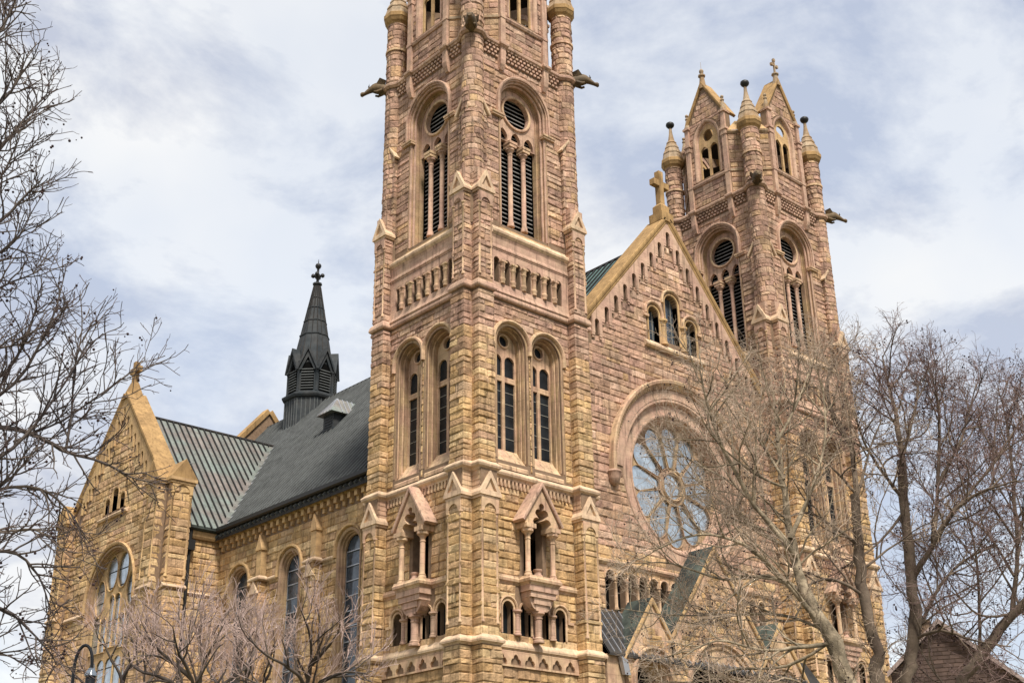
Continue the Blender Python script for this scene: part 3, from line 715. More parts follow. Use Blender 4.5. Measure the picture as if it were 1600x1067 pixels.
m = MB(FR_D).box(-.1, 3.42, -.4, 0, 47.25, 53.05); m.obj('diagonal_wall', 'mortar', bay)
m = MB(FR_D).sweep([(0, 53.1), (3.32, 53.1)], [(-.15, -.3), (-.15, .08), (0, .16), (.12, .16), (.2, .05), (.2, -.3)]).box(0, 3.32, -.1, .1, 49.4, 49.58); m.obj('string_course', 'cap_stone', bay)
m = MB(FR_D).add([(0, .08, 53.3), (3.32, .08, 53.3), (2.5, -.8, 54.7), (.8, -.8, 54.7), (0, -.8, 53.3), (3.32, -.8, 53.3)], [(0, 1, 2, 3), (0, 3, 4), (1, 2, 5)]); m.obj('parapet', 'trim_gold', bay)
# finials: crocket knob and cross
FIN = MB(FR_F).lathe(C_, -.1, [(.34, 58.5), (.3, 58.9), (.22, 59.5), (.2, 59.75), (.32, 59.8), (.32, 59.92), (.14, 60.0), (.12, 60.12), (.2, 60.25), (.2, 60.4), (.08, 60.55), (.02, 60.6), (.012, 61.3)], 8, PI / 8)
CRS = MB(FR_F).lathe(C_, -.1, [(.34, 58.5), (.3, 58.9), (.22, 59.4), (.2, 59.6), (.32, 59.65), (.32, 59.75), (.08, 59.85), (.07, 60.0)], 8, PI / 8)
CRS.box(C_ - .07, C_ + .07, -.17, -.03, 59.9, 61.15).box(C_ - .38, C_ + .38, -.16, -.04, 60.55, 60.7)
for s in (-1, 1): CRS.box(C_ + s * .36 - .1, C_ + s * .36 + .1, -.2, 0, 60.5, 60.75)
CRS.box(C_ - .11, C_ + .11, -.2, 0, 61.05, 61.3)
fin = FIN.obj('finial', 'cap_stone', cath, True); fin.matrix_basis = ROT
crs = CRS.obj('finial_cross', 'cap_stone', cath)
for t, o in ((TX, crs),): copy_tree(o, cath, TX)
copy_tree(fin, cath, TX)
# corner turret cap
t = MB(FR_F)
t.lathe(SA, -SA, [(SR + .12, 50.12), (SR + .12, 50.3), (SR + .02, 50.36)], 14)
t2 = MB(FR_F).lathe(SA, -SA, [(.72, 52.45), (.78, 52.6), (.9, 52.72), (1.0, 52.95), (1.04, 53.0), (1.04, 53.3), (.98, 53.36)], 8, PI / 8)
t3 = MB(FR_F).lathe(SA, -SA, [(1.0, 53.3), (.8, 53.95), (.84, 53.97), (.84, 54.03), (.6, 54.55), (.64, 54.57), (.64, 54.63), (.42, 55.1), (.46, 55.12), (.46, 55.18), (.3, 55.4), (.16, 56.2), (.12, 56.75)], 8, PI / 8)
t4 = MB(FR_F).lathe(SA, -SA, [(.12, 56.7), (.2, 56.78), (.33, 56.92), (.38, 57.05), (.35, 57.2), (.2, 57.32), (.06, 57.36)], 12)
sub(t, 'turret_ring', 'trim', True); sub(t2, 'turret_cornice', 'coping'); sub(t3, 'turret_cap', 'cap_stone'); sub(t4, 'turret_ball', 'gutter', True)

# ---- copy the front face details to the side face and the far tower (all four turrets are needed)
for o in list(SUB):
    copy_tree(o, tower, ROT); copy_tree(o, tower2, Matrix()); copy_tree(o, tower2, ROT)
    if o.name.startswith(('turret', 'gargoyle')):
        copy_tree(o, tower, ROT.inverted()); copy_tree(o, tower2, ROT.inverted())
        if not o.name.startswith('gargoyle'):
            copy_tree(o, tower, ROT @ ROT); copy_tree(o, tower2, ROT @ ROT)
for o in RING: copy_tree(o, tower2, Matrix())
for o in list(PRT):
    copy_tree(o, cath, ROT); copy_tree(o, cath, TX); copy_tree(o, cath, TX @ ROT)
    if o.name.startswith('lantern'):
        for M in (ROT @ ROT, ROT @ ROT @ ROT): copy_tree(o, cath, M); copy_tree(o, cath, TX @ M)
for nm, o in (('F', tower), ('S', tower2)):
    pass

# ================================================================== FACADE between the towers
XC = 19.26; SLP = 1.18
GA = 40.3                                     # apex of the walling
XL, XR = W + .2, DX - .2
zl = GA - SLP * (XC - XL)
RZ = 20.7; RR = 5.65
TW = [(XC, 33.8, .66, 30.75), (XC - 1.95, 32.5, .52, 30.35), (XC + 1.95, 32.5, .52, 30.35)]
slots = []
for k in range(-8, 9):
    x = XC + k * .97; zt = 39.55 - abs(k) * 1.145; slots.append((x, zt))
ARCD = [11.75 + .98 * i for i in range(16)]
m = MB(FR_G)
hol = [circ(XC, RZ, RR, 48)] + [arch(c, zs, r, zb, 10) for c, zs, r, zb in TW] + [arch(c, 13.4, .36, 11.4, 8) for c in ARCD]
hol += [arch(x, zt - .21, .21, zt - 1.2, 6) for x, zt in slots if abs(x - XC) < 8.2]
m.prism([(XL, -GZ - .3), (XR, -GZ - .3), (XR, zl), (XC, GA), (XL, zl)], hol, -.5, 0, back=False)
fac = m.obj('facade_wall', 'mortar', cath, label='gabled front wall with rose window between the two towers')
rng = random.Random(5)
zsG = courses(random.Random(9), -GZ, 45, .4, .6)
bk = [Circ(XC, RZ, RR + .25), Blk(XC, RZ, 7.05, RZ - .4)] + [Blk(c, zs, r + .3, zb - .5) for c, zs, r, zb in TW] + [Blk(c, 13.4, .4, 11.3) for c in ARCD]
lim = lambda a, b: (max(XL, XC - (GA - 1.8 - b) / SLP), min(XR, XC + (GA - 1.8 - b) / SLP))
st = wall_stones(FR_G, rng, XL, XR, 11.4, 40, zsG, bk, py=lambda z: .7 if z < 15 else .1, lim=lim, lo=.5, hi=1.5)
place_stones(st, 300, fac, 12, 40)
m = MB(FR_G)                                    # smooth band that carries the stepped slots
for s in (-1, 1):
    pass
def stepped_band(fr, c0, apex, slope, lo_, hi_, sl_, w, h, th, name, m, par):
    low = []
    for x, zt in sorted(sl_):
        if not lo_ + .5 < x < hi_ - .5: continue
        zb = zt - h; st_ = (sl_[1][0] - sl_[0][0]) / 2
        low += [(x - st_ + .01, zb), (x - w, zb)] + arc(x, zt - w, w, PI, 0, 6) + [(x + w, zb), (x + st_ - .01, zb)]
    a, b = low[0][0], low[-1][0]
    poly = low + [(b, apex - slope * abs(b - c0)), (c0, apex), (a, apex - slope * abs(a - c0))]
    MB(fr).prism(poly, [], 0, th, back=False).obj(name, m, par)
stepped_band(FR_G, XC, GA, SLP, XL, XR, slots, .2, 1.05, .16, 'raking_band', 'trim_pink', fac)
m = MB(FR_G)
for x, zt in slots:
    if abs(x - XC) < 8.2:
        zb = zt - 1.05
        for q_ in (-1, 1): a_, b_ = sorted((x + q_ * .22, x + q_ * .47)); m.box(a_, b_, -.05, .15, zb - .18, zb - .004); m.box(a_ + .03, b_ - .03, -.05, .11, zb - .34, zb - .18)
m.obj('slot_corbels', 'trim_pink', fac, kind='stuff')
MB(FR_G).prism([(XL, zl - 4), (XC, GA - 4), (XR, zl - 4), (XR, zl - .3), (XC, GA - .3), (XL, zl - .3)], [], -.6, -.55).obj('slot_back', 'mortar', fac)
for s in (-1, 1):
    a = (XC + s * 10.2, GA + .1 - SLP * 10.2); p = [a, (XC, GA + .1)] if s < 0 else [(XC, GA + .1), a]
    m = MB(FR_G).sweep(p, [(-.12, -.2), (-.12, .14), (.02, .2), (.1, .2), (.16, .26), (.28, .3), (.4, .3), (.44, .24), (.44, -1.4), (0, -1.4), (0, -.2)])
    m.obj('gable_coping', 'coping', fac)
m = MB(FR_W)                                    # gable cross
yc = 1.35
m.box(XC - .62, XC + .62, .75, 2.0, 40.4, 41.1).box(XC - .45, XC + .45, .95, 1.75, 41.1, 41.75)
m.add([(XC - .45, .95, 41.75), (XC + .45, .95, 41.75), (XC + .45, 1.75, 41.75), (XC - .45, 1.75, 41.75), (XC - .24, 1.13, 42.0), (XC + .24, 1.13, 42.0), (XC + .24, 1.57, 42.0), (XC - .24, 1.57, 42.0)], [(0, 1, 5, 4), (1, 2, 6, 5), (2, 3, 7, 6), (3, 0, 4, 7)])
m.box(XC - .23, XC + .23, 1.13, 1.57, 41.98, 44.75).box(XC - .82, XC - .23, 1.13, 1.57, 43.45, 43.92).box(XC + .23, XC + .82, 1.13, 1.57, 43.45, 43.92)
m.obj('gable_cross', 'coping', cath, label='stone cross on the facade gable')
# triple window
for c, zs, r, zb in TW:
    g = MB(FR_G).prism(arch(c, zs, r + .02, zb, 12), [], -.48, -.45).obj('gable_window', 'glass_blue', cath)
    MB(FR_G).sweep(arch(c, zs, r, zb, 14), [(0, -.45), (0, -.02), (.05, .06), (.14, .08), (.16, -.45)]).obj('arch_moulding', 'trim_gold', g, True)
    MB(FR_G).sweep(arch(c, zs, r + .24, zs - .15, 14), [(0, 0), (0, .1), (.06, .18), (.14, .2), (.2, .16), (.22, 0)]).obj('hood_moulding', 'trim', g, True)
    b = MB(FR_G).box(c + r * .55, c + r * .55 + .05, -.45, -.4, zb, zs + r * .8)
    for z in (zb + .9, zb + 1.8): b.box(c - r, c + r, -.45, -.43, z, z + .03)
    b.obj('glazing_bars', 'leading', g)
for s in (-1, 1):
    m = column(MB(FR_G), XC + s * 1.05, .02, 30.4, 32.3, .22, .5, .3, 1.5); m.obj('window_column', 'trim_gold', fac, True)
    m = MB(FR_G)
    a = XC + s * (1.95 + .6); b_ = XC + s * 3.05; m.box(min(a, b_), max(a, b_), 0, .16, 32.1, 32.3); m.obj('hood_stop', 'trim', fac)
m = MB(FR_G).sweep([(XC - 3.1, 0), (XC + 3.1, 0)], [(-.4, 29.85), (.14, 29.85), (.3, 29.95), (.32, 30.08), (.26, 30.14), (-.1, 30.5), (-.4, 30.5)], plan=True); m.obj('window_sill', 'sill', fac)
# rose window
rose = MB(FR_G)
hol = []
for k in range(12):
    a = PI / 2 + k * PI / 6; ca, sa = math.cos(a), math.sin(a)
    pts = [(1.3, -.24), (3.3, -.85)] + [(3.32 + .83 * math.sin(t), -.83 * math.cos(t)) for t in [PI * i / 10 for i in range(0, 11)]] + [(3.3, .85), (1.3, .24)]
    pts = pts[:2] + pts[3:-3] + pts[-2:]
    hol.append([(XC + x * ca - y * sa, RZ + x * sa + y * ca) for x, y in pts])
hol.append(circ(XC, RZ, .88, 20))
rose.prism(circ(XC, RZ, 4.3, 48), hol, -1.09, -.98, back=False)
rw = rose.obj('rose_window', 'jamb_shaded', cath, label='round rose window with twelve petals above the entrance')
for k in range(12):
    a = PI / 2 + k * PI / 6; ca, sa = math.cos(a), math.sin(a)
    pts = [(1.34, -.24), (3.32, -.86), (3.9, -.66), (4.18, 0), (3.9, .66), (3.32, .86), (1.34, .24)]
    MB(FR_G).prism([(XC + x * ca - y * sa, RZ + x * sa + y * ca) for x, y in pts], [], -1.08, -1.06).obj('pane', 'glass_sky', rw)
    sp = MB(FR_G); lp = hol[k]
    sp.sweep(lp[::-1], [(0, 0), (0, .06), (.035, .06), (.04, 0)], closed=True, third=-.98); sp.obj('petal_moulding', 'jamb_shaded', rw)
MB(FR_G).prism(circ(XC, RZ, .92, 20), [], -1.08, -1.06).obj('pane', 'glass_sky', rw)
MB(FR_G).sweep(circ(XC, RZ, .88, 24), [(0, 0), (0, .08), (.08, .14), (.16, .1), (.2, 0)], closed=True, third=-.98).obj('hub_ring', 'jamb_shaded', rw, True)
MB(FR_G).sweep(circ(XC, RZ, 4.26, 56), [(0, -1.2), (0, -.95), (.08, -.9), (.1, -.72), (.2, -.66), (.22, -.5), (.36, -.44), (.38, -.26), (.48, -.2), (.58, -.22), (.6, -.3), (.6, -1.2)], closed=True).obj('frame_moulding', 'trim_pink', rw, True)
MB(FR_G).prism(circ(XC, RZ, 5.7, 56), [circ(XC, RZ, 4.8, 56)], -.5, -.26, back=False).obj('tympanum_ring', 'trim_pink', rw)
MB(FR_G).sweep(circ(XC, RZ, 5.5, 56), [(0, -.3), (0, -.12), (.08, -.05), (.14, .04), (.28, .04), (.32, 0), (.32, -.3)], closed=True).obj('outer_moulding', 'trim_pink', rw, True)
half = arc(XC, RZ, 5.84, PI, 0, 40)
MB(FR_G).sweep(half, [(0, -.2), (0, .06), (.62, .08), (.64, -.2)]).obj('arch_band', 'trim_pink', rw, True)
hh = [(XC - 6.5, RZ - .55)] + arc(XC, RZ, 6.5, PI, 0, 48) + [(XC + 6.5, RZ - .55)]
MB(FR_G).sweep(hh, [(0, 0), (0, .16), (.1, .18), (.26, .32), (.34, .46), (.52, .5), (.6, .44), (.6, 0)]).obj('hood_moulding', 'trim', rw, True)
dm = MB(FR_G)
for i in range(96):
    a = PI * (i + .5) / 96; r0, r1 = 6.54, 6.68
    dm.box(XC + 6.6 * math.cos(a) - .05, XC + 6.6 * math.cos(a) + .05, .1, .25, RZ + 6.6 * math.sin(a) - .05, RZ + 6.6 * math.sin(a) + .05)
dm.obj('bead_course', 'trim', rw, kind='stuff')
for s in (-1, 1):
    MB(FR_G).lathe(XC + s * 6.8, .12, [(.46, RZ - .5), (.5, RZ - .62), (.44, RZ - .7), (.42, RZ - 1.0), (.3, RZ - 1.35), (.1, RZ - 1.5)], 14).obj('hood_pendant', 'trim_pink', rw, True)
# arcade above the porch
for c in ARCD:
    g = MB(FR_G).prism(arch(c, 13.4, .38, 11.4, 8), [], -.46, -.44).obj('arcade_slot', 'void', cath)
    MB(FR_G).sweep(arch(c, 13.4, .34, 13.3, 10), [(0, -.3), (0, .06), (.06, .12), (.13, .1), (.15, -.3)]).obj('hood_moulding', 'trim', g, True)
for c in ARCD[:-1]: column(MB(FR_G), c + .49, .03, 11.45, 13.3, .1, .25, .2, 1.5, 8).obj('arcade_column', 'trim', fac, True)
MB(FR_G).sweep([(XL + .9, 0), (XR - .9, 0)], [(-.1, 14.1), (.08, 14.1), (.16, 14.2), (.22, 14.25), (.22, 14.38), (.1, 14.46), (-.1, 14.5)], plan=True).obj('string_course', 'trim', fac)
# porch
m = MB(FR_P); PH = 8.3
BG = (XC, 15.7, 4.6, 9.5)                       # centre gable: x, apex, half width, foot z
SG = [(13.1, 11.6, 2.45), (2 * XC - 13.1, 11.6, 2.45)]
def gabled_front(c, za, h, zf, r, zs, name):
    g = MB(FR_P)
    g.prism([(c - h, -GZ - .3), (c + h, -GZ - .3), (c + h, zf), (c, za), (c - h, zf)], [arch(c, zs, r, -GZ - .2, 20)], -1.9, 0)
    p = g.obj(name, 'trim', cath)
    s_ = random.Random(int(c * 10)); k = (za - zf) / h
    stn = wall_stones(FR_P, s_, c - h, c + h, 1.0, za - .9, courses(s_, -GZ, 20, .38, .5), [Blk(c, zs, r + .5, -GZ)], py=.75, lo=.3, hi=.9, amp=.045, lim=lambda a, b: (c - min(h, max(0, (za - .8 - b) / k)), c + min(h, max(0, (za - .8 - b) / k))))
    place_stones(stn, 40, p, 5, 20)
    for i in range(4):
        MB(FR_P).sweep(arch(c, zs, r - .0 - i * .17, -GZ, 24), [(0, -.5 - i * .3), (0, -.05 - i * .3), (.06, .02 - i * .3), (.12, .02 - i * .3), (.17, -.06 - i * .3), (.17, -.5 - i * .3)]).obj('arch_order', 'trim', p, True)
    MB(FR_P).sweep(arch(c, zs, r + .26, zs - .3, 24), [(0, 0), (0, .08), (.06, .15), (.16, .15), (.2, 0)]).obj('hood_moulding', 'trim', p, True)
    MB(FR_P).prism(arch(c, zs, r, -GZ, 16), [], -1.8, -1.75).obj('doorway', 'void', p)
    e = .25
    MB(FR_P).sweep([(c - h - e, zf - e * k), (c, za), (c + h + e, zf - e * k)], [(0, -.1), (0, .12), (.08, .16), (.2, .16), (.22, -.1)]).obj('coping', 'trim_gold', p)
    MB(FR_P).sweep([(c - h - e, zf - e * k + .22), (c, za + .22), (c + h + e, zf - e * k + .22)], [(0, -1.9), (0, .02), (.1, .02), (.1, -1.9)]).obj('copper_flashing', 'copper', p)
    return p
gabled_front(BG[0], BG[1], BG[2], BG[3], 3.0, 6.6, 'portal_gable')
for c, za, h in SG: gabled_front(c, za, h, 8.2, 1.55, 7.1, 'side_portal_gable')
m = MB(FR_W).add([(XL, -1.15, 8.35), (XR, -1.15, 8.35), (XR, 1.0, 11.3), (XL, 1.0, 11.3), (XL, -1.15, 8.2), (XR, -1.15, 8.2), (XR, 1.0, 11.15), (XL, 1.0, 11.15)], [(0, 1, 2, 3), (4, 5, 6, 7), (0, 1, 5, 4)])
pr_ = m.obj('porch_roof', 'roof_dark', cath)
for i in range(34):
    x = XL + .35 + i * .55
    MB(FR_W).add([(x, -1.15, 8.36), (x + .05, -1.15, 8.36), (x + .05, 1.0, 11.31), (x, 1.0, 11.31), (x, -1.18, 8.45), (x + .05, -1.18, 8.45), (x + .05, .97, 11.4), (x, .97, 11.4)], [(4, 5, 6, 7), (0, 1, 5, 4), (1, 2, 6, 5), (3, 0, 4, 7)]).obj('standing_seam', 'zinc', pr_)
MB(FR_W).add([(10.0, -1.3, 8.2), (10.5, -1.3, 8.0), (10.75, -1.25, 7.2), (10.3, -1.25, 7.2), (10.0, -1.0, 8.2), (10.5, -1.0, 8.0), (10.75, -1.0, 7.2), (10.3, -1.0, 7.2)], [(0, 1, 2, 3), (0, 4, 7, 3), (1, 5, 6, 2), (2, 6, 7, 3), (0, 1, 5, 4)]).obj('rain_hopper', 'zinc', pr_)
m = MB(FR_P).prism([(XL, -GZ), (XR, -GZ), (XR, PH), (XL, PH)], [arch(c, zs, r, -GZ + .05, 12) for c, zs, r in ((XC, 6.6, 3.0), (13.1, 7.1, 1.55), (2 * XC - 13.1, 7.1, 1.55))], -1.0, -.1)
m.obj('porch_wall', 'trim', cath)

# ================================================================== NAVE
RIDGE = 39.3; ZE = 22.35; YT = 45.35; Y1 = 36.3
NW = [18.75, 26.1, 33.15]
m = MB(FR_N).prism([(W - .2, -GZ - .3), (Y1 + .3, -GZ - .3), (Y1 + .3, ZE), (W - .2, ZE)], [arch(c, 17.6, 1.25, 1.0, 16) for c in NW], -.6, 0, back=False)
nave = m.obj('nave_wall', 'mortar', cath, label='golden stone side wall with tall round arched windows')
rng = random.Random(31)
st = wall_stones(FR_N, rng, W, Y1, 3, 20.55, courses(rng, -GZ, 30, .46, .6), [Blk(c, 17.6, 1.47, 1) for c in NW], py=1.0, lo=.7, hi=1.9)
place_stones(st, 120, nave, 6, 21)
for c in NW:
    g = MB(FR_N).prism(arch(c, 17.6, 1.22, 1, 16), [], -.64, -.62).obj('nave_window', 'void', cath)
    for k in range(17):
        z0_ = 1.24 + k * 1.02; z1_ = min(z0_ + 1.0, 18.6)
        h0 = 1.08 if z0_ < 17.6 else math.sqrt(max(.1, 1.2 ** 2 - (z0_ - 17.6) ** 2)); h1 = 1.08 if z1_ < 17.6 else math.sqrt(max(.1, 1.2 ** 2 - (z1_ - 17.6) ** 2))
        a_, b_ = rng.uniform(-.03, .03), rng.uniform(-.025, .025)
        MB(FR_N).add([(c - h0, -.57 - a_ - b_, z0_), (c + h0, -.57 - a_ + b_, z0_), (c + h1, -.57 + a_ + b_, z1_), (c - h1, -.57 + a_ - b_, z1_), (c - h0, -.61, z0_), (c + h0, -.61, z0_), (c + h1, -.61, z1_), (c - h1, -.61, z1_)], [(0, 1, 2, 3), (0, 1, 5, 4), (1, 2, 6, 5), (2, 3, 7, 6), (3, 0, 4, 7)]).obj('pane', 'glass_blue', g)
    MB(FR_N).sweep(arch(c, 17.6, 1.02, .8, 18), [(0, -.55), (0, -.4), (.08, -.36), (.1, -.2), (.18, -.16), (.2, .0), (.26, .05), (.4, .05), (.42, -.55)]).obj('arch_moulding', 'jamb_shaded', g, True)
    MB(FR_N).sweep(arch(c, 17.6, 1.5, 17.2, 18), [(0, 0), (0, .12), (.06, .2), (.18, .2), (.22, 0)]).obj('hood_moulding', 'trim_gold', g, True)
    b = MB(FR_N)
    for k in range(17): b.box(c - 1.05, c + 1.05, -.56, -.5, 1.2 + k * 1.02, 1.27 + k * 1.02)
    b.box(c + .98, c + 1.04, -.55, -.5, 1, 17.6); b.obj('glazing_bars', 'zinc', g)
for i, yb in enumerate((22.45, 29.65)):
    b = MB(FR_N).box(yb - .5, yb + .5, 0, .7, -GZ, 17.3)
    o = b.obj('buttress', 'mortar', cath)
    place_stones(quoins(FR_N, rng, yb - .5, yb + .5, 0, .7, 1, 17.25, courses(rng, -GZ, 30, .5, .65), py=.9), 20, o, 6, 21)
    MB(FR_N).sweep([(yb - 2.0, 0), (yb - .58, 0), (yb - .58, .75), (yb + .58, .75), (yb + .58, 0), (yb + 2.0, 0)], [(-.1, -.1), (.08, -.1), (.16, 0), (.16, .1), (-.1, .3)], plan=True, third=17.25).obj('string_course', 'sill', o)
    MB(FR_N).box(yb - .32, yb + .32, 0, .5, 17.5, 19.6).hull_gable(yb - .4, yb + .4, -.05, .58, 19.6, 20.7).box(yb - .42, yb + .42, 0, .6, 19.5, 19.66).obj('buttress_gablet', 'trim_gold', o)
    MB(FR_N).prism([(yb - .62, 16.2), (yb + .62, 16.2), (yb, 17.2)], [], .7, .86).obj('gablet', 'sill', o)
# corbel table and eave
k = W + .3
while k < Y1 - .2:
    MB(FR_N).box(k, k + .34, -.02, .42, 21.0, 21.418).box(k + .04, k + .3, -.02, .24, 20.65, 21.0).obj('corbel', 'trim_gold', nave); k += .82
m = MB(FR_N).sweep([(W, 0), (Y1 + .3, 0)], [(-.2, 21.42), (.3, 21.42), (.36, 21.55), (.36, 21.7), (.46, 21.85), (.46, 22.0), (-.2, 22.0)], plan=True); m.obj('cornice', 'trim_gold', nave)
m = MB(FR_N).sweep([(W, 0), (Y1 + .0, 0)], [(.1, 22.02), (.8, 22.02), (.92, 22.12), (.92, 22.4), (.1, 22.4)], plan=True); m.obj('gutter', 'gutter', nave)
# nave roof
YB = 54.6
def slope_pts(y, off=0.): return
ex = XN - .7; ez = RIDGE - SLP * (XC - ex)
m = MB(FR_W).add([(ex, 2.2, ez), (XC, 2.2, RIDGE), (2 * XC - ex, 2.2, ez), (ex, YB, ez), (XC, YB, RIDGE), (2 * XC - ex, YB, ez), (ex, 2.2, ez - .2), (ex, YB, ez - .2)], [(0, 1, 4, 3), (1, 2, 5, 4), (0, 3, 7, 6), (3, 4, 5)])
nr = m.obj('nave_roof', 'roof_dark', cath, label='long dark standing seam metal roof of the nave')
m = MB(FR_W); n_ = Vector((-SLP, 0, 1)).normalized()
def seam(m, p, q, w, h, nrm):
    p, q, nrm = Vector(p), Vector(q), Vector(nrm); t = (q - p).normalized(); s = t.cross(nrm).normalized() * w / 2; a = nrm * h; b = -nrm * .01
    m.add([tuple(x) for x in (p - s + b, p + s + b, q + s + b, q - s + b, p - s + a, p + s + a, q + s + a, q - s + a)], [(4, 5, 6, 7), (0, 1, 5, 4), (1, 2, 6, 5), (2, 3, 7, 6), (3, 0, 4, 7)])
y = 9.3
while y < YB:
    seam(m, (ex, y, ez), (XC, y, RIDGE), .12, .17, n_); y += .62
m.obj('standing_seams', 'seam_grey', nr, kind='stuff')
m = MB(FR_W); y = 2.4
while y < 9.3: seam(m, (ex, y, ez), (XC, y, RIDGE), .1, .14, n_); y += .62
m.obj('front_seams', 'gutter', nr, kind='stuff')
m = MB(FR_W).add([(ex + 2, 2.2, ez + SLP * 2 + .02), (XC, 2.2, RIDGE + .02), (XC, 9.6, RIDGE + .02), (ex + 2, 9.6, ez + SLP * 2 + .02)], [(0, 1, 2, 3)]); m.obj('patina_sheet', 'roof_green', nr)
MB(FR_W).tube([(XC, 2.2, RIDGE + .05), (XC, YB, RIDGE + .05)], .14, 8).obj('ridge_cap', 'roof_dark', nr)
m = MB(FR_W).add([(XN, 9, -GZ), (2 * XC - XN, 9, -GZ), (2 * XC - XN, YB, -GZ), (XN, YB, -GZ), (XN, 9, ZE), (2 * XC - XN, 9, ZE), (2 * XC - XN, YB, ZE), (XN, YB, ZE)], [(1, 2, 6, 5), (2, 3, 7, 6)]); m.obj('rear_wall', 'trim_gold', cath)
# louvred dormer on the roof slope
xd, yd = 12.9, 34.0
zr = lambda x: RIDGE - SLP * (XC - x)
m = MB(FR_W).box(xd, xd + 3.0, yd - .75, yd + .75, zr(xd) - .3, zr(xd) + 1.75)
dor = m.obj('roof_dormer', 'spire_metal', cath, label='small louvred dormer on the nave roof')
zt = zr(xd) + 1.75
m = MB(FR_W).add([(xd - .5, yd - 1.15, zt - .1), (xd - .5, yd + 1.15, zt - .1), (xd + .8, yd, zt + 1.5), (xd + 4.2, yd - 1.15, zt - .1), (xd + 4.2, yd + 1.15, zt - .1), (xd + 4.2, yd, zt + 1.5)], [(0, 1, 2), (0, 2, 5, 3), (1, 2, 5, 4), (0, 1, 4, 3)])
m.obj('dormer_roof', 'roof_grey', dor)
m = MB(FR_W)
for i in range(8): seam(m, (xd + .6 + i * .48, yd - 1.15, zt - .1), (xd + .8 + i * .48, yd, zt + 1.5), .06, .08, (0, -.8, .6))
for i in range(-2, 3): seam(m, (xd - .5, yd + i * .45, zt - .1), (xd + .8, yd, zt + 1.5), .06, .08, (-.78, 0, .62))
m.obj('standing_seams', 'zinc', dor)
m = MB(FR_W)
for i in range(6): m.box(xd - .05, xd, yd - .55, yd + .55, zr(xd) + .25 + i * .24, zr(xd) + .34 + i * .24)
m.obj('louvre_boards', 'gutter', dor)
# fleche
fx, fy = XC, 46.8; PH8 = PI / 8
m = MB(FR_W).lathe(fx, fy, [(2.55, 34), (2.55, 39.5), (2.75, 39.6), (2.85, 39.8), (2.85, 39.95), (2.4, 40.2), (2.3, 40.3), (2.3, 43.4)], 8, PH8)
fl = m.obj('ridge_turret', 'spire_metal', cath, label='dark octagonal metal spirelet with louvres on the roof ridge')
m = MB(FR_W)
for k in range(8):
    a = k * PI / 4
    for j in range(-2, 3):
        t = j * .42; x = fx + 2.36 * math.cos(a) - t * math.sin(a); yy = fy + 2.36 * math.sin(a) + t * math.cos(a); m.box(x - .04, x + .04, yy - .04, yy + .04, 34, 39.5)
m.obj('base_seams', 'seam_grey', fl)
for k in range(8):
    a = k * PI / 4; ca, sa = math.cos(a), math.sin(a)
    fr8 = (lambda ca, sa: lambda u, d, z: (fx + (2.12 + d) * ca - u * sa, fy + (2.12 + d) * sa + u * ca, z))(ca, sa)
    MB(fr8).prism(parch(0, 42.3, .62, 40.35, .7, 6), [], -.05, .03).obj('louvre_opening', 'void', fl)
    g = MB(fr8)
    for j in range(8): g.box(-.6, .6, .02, .14, 40.45 + j * .28, 40.53 + j * .28)
    g.obj('louvre_boards', 'seam_grey', fl)
    MB(fr8).sweep([(-.95, 42.35), (0, 44.5), (.95, 42.35)], [(0, -.9), (0, .36), (.16, .36), (.16, -.9)]).prism([(-.85, 42.4), (-.62, 42.4), (0, 43.75), (.62, 42.4), (.85, 42.4), (0, 44.4)], [], -.5, .2).obj('gablet', 'spire_metal', fl)
    c8 = a + PH8; MB(FR_W).lathe(fx + 2.35 * math.cos(c8), fy + 2.35 * math.sin(c8), [(.16, 40.2), (.12, 40.4), (.12, 42.2), (.18, 42.35), (.18, 42.5)], 6).obj('colonnette', 'spire_metal', fl, True)
prof = [(2.05, 43.0), (1.45, 46.6), (1.52, 46.62), (1.52, 46.72), (1.38, 46.75), (1.12, 48.2), (1.19, 48.22), (1.19, 48.32), (1.05, 48.35), (.82, 49.7), (.89, 49.72), (.89, 49.82), (.75, 49.85), (.56, 50.9), (.63, 50.92), (.63, 51.0), (.5, 51.05), (.3, 52.4), (.48, 52.5), (.48, 52.65), (.2, 52.75)]
MB(FR_W).lathe(fx, fy, prof, 8, PH8).obj('spire', 'spire_metal', fl)
m = MB(FR_W)
for k in range(16):
    a = k * PI / 8; r0, r1 = (2.05, .36) if k % 2 else (1.9, .33); m.tube([(fx + r0 * math.cos(a), fy + r0 * math.sin(a), 43.1), (fx + r1 * math.cos(a), fy + r1 * math.sin(a), 52.3)], .05, 4)
m.obj('spire_seams', 'roof_dark', fl)
m = MB(FR_W).lathe(fx, fy, [(.16, 52.6), (.14, 53.1), (.3, 53.3), (.34, 53.45), (.3, 53.6), (.12, 53.8), (.12, 54.3), (.26, 54.45), (.32, 54.65), (.26, 54.82), (.05, 54.95), (.02, 55.4)], 10)
for a in (PI / 4, PI * .75, PI * 1.25, PI * 1.75):
    m.lathe(fx + .48 * math.cos(a), fy + .48 * math.sin(a), [(.05, 53.3), (.2, 53.42), (.22, 53.55), (.16, 53.7), (.04, 53.78)], 8)
m.obj('spire_finial', 'gutter', fl, True)

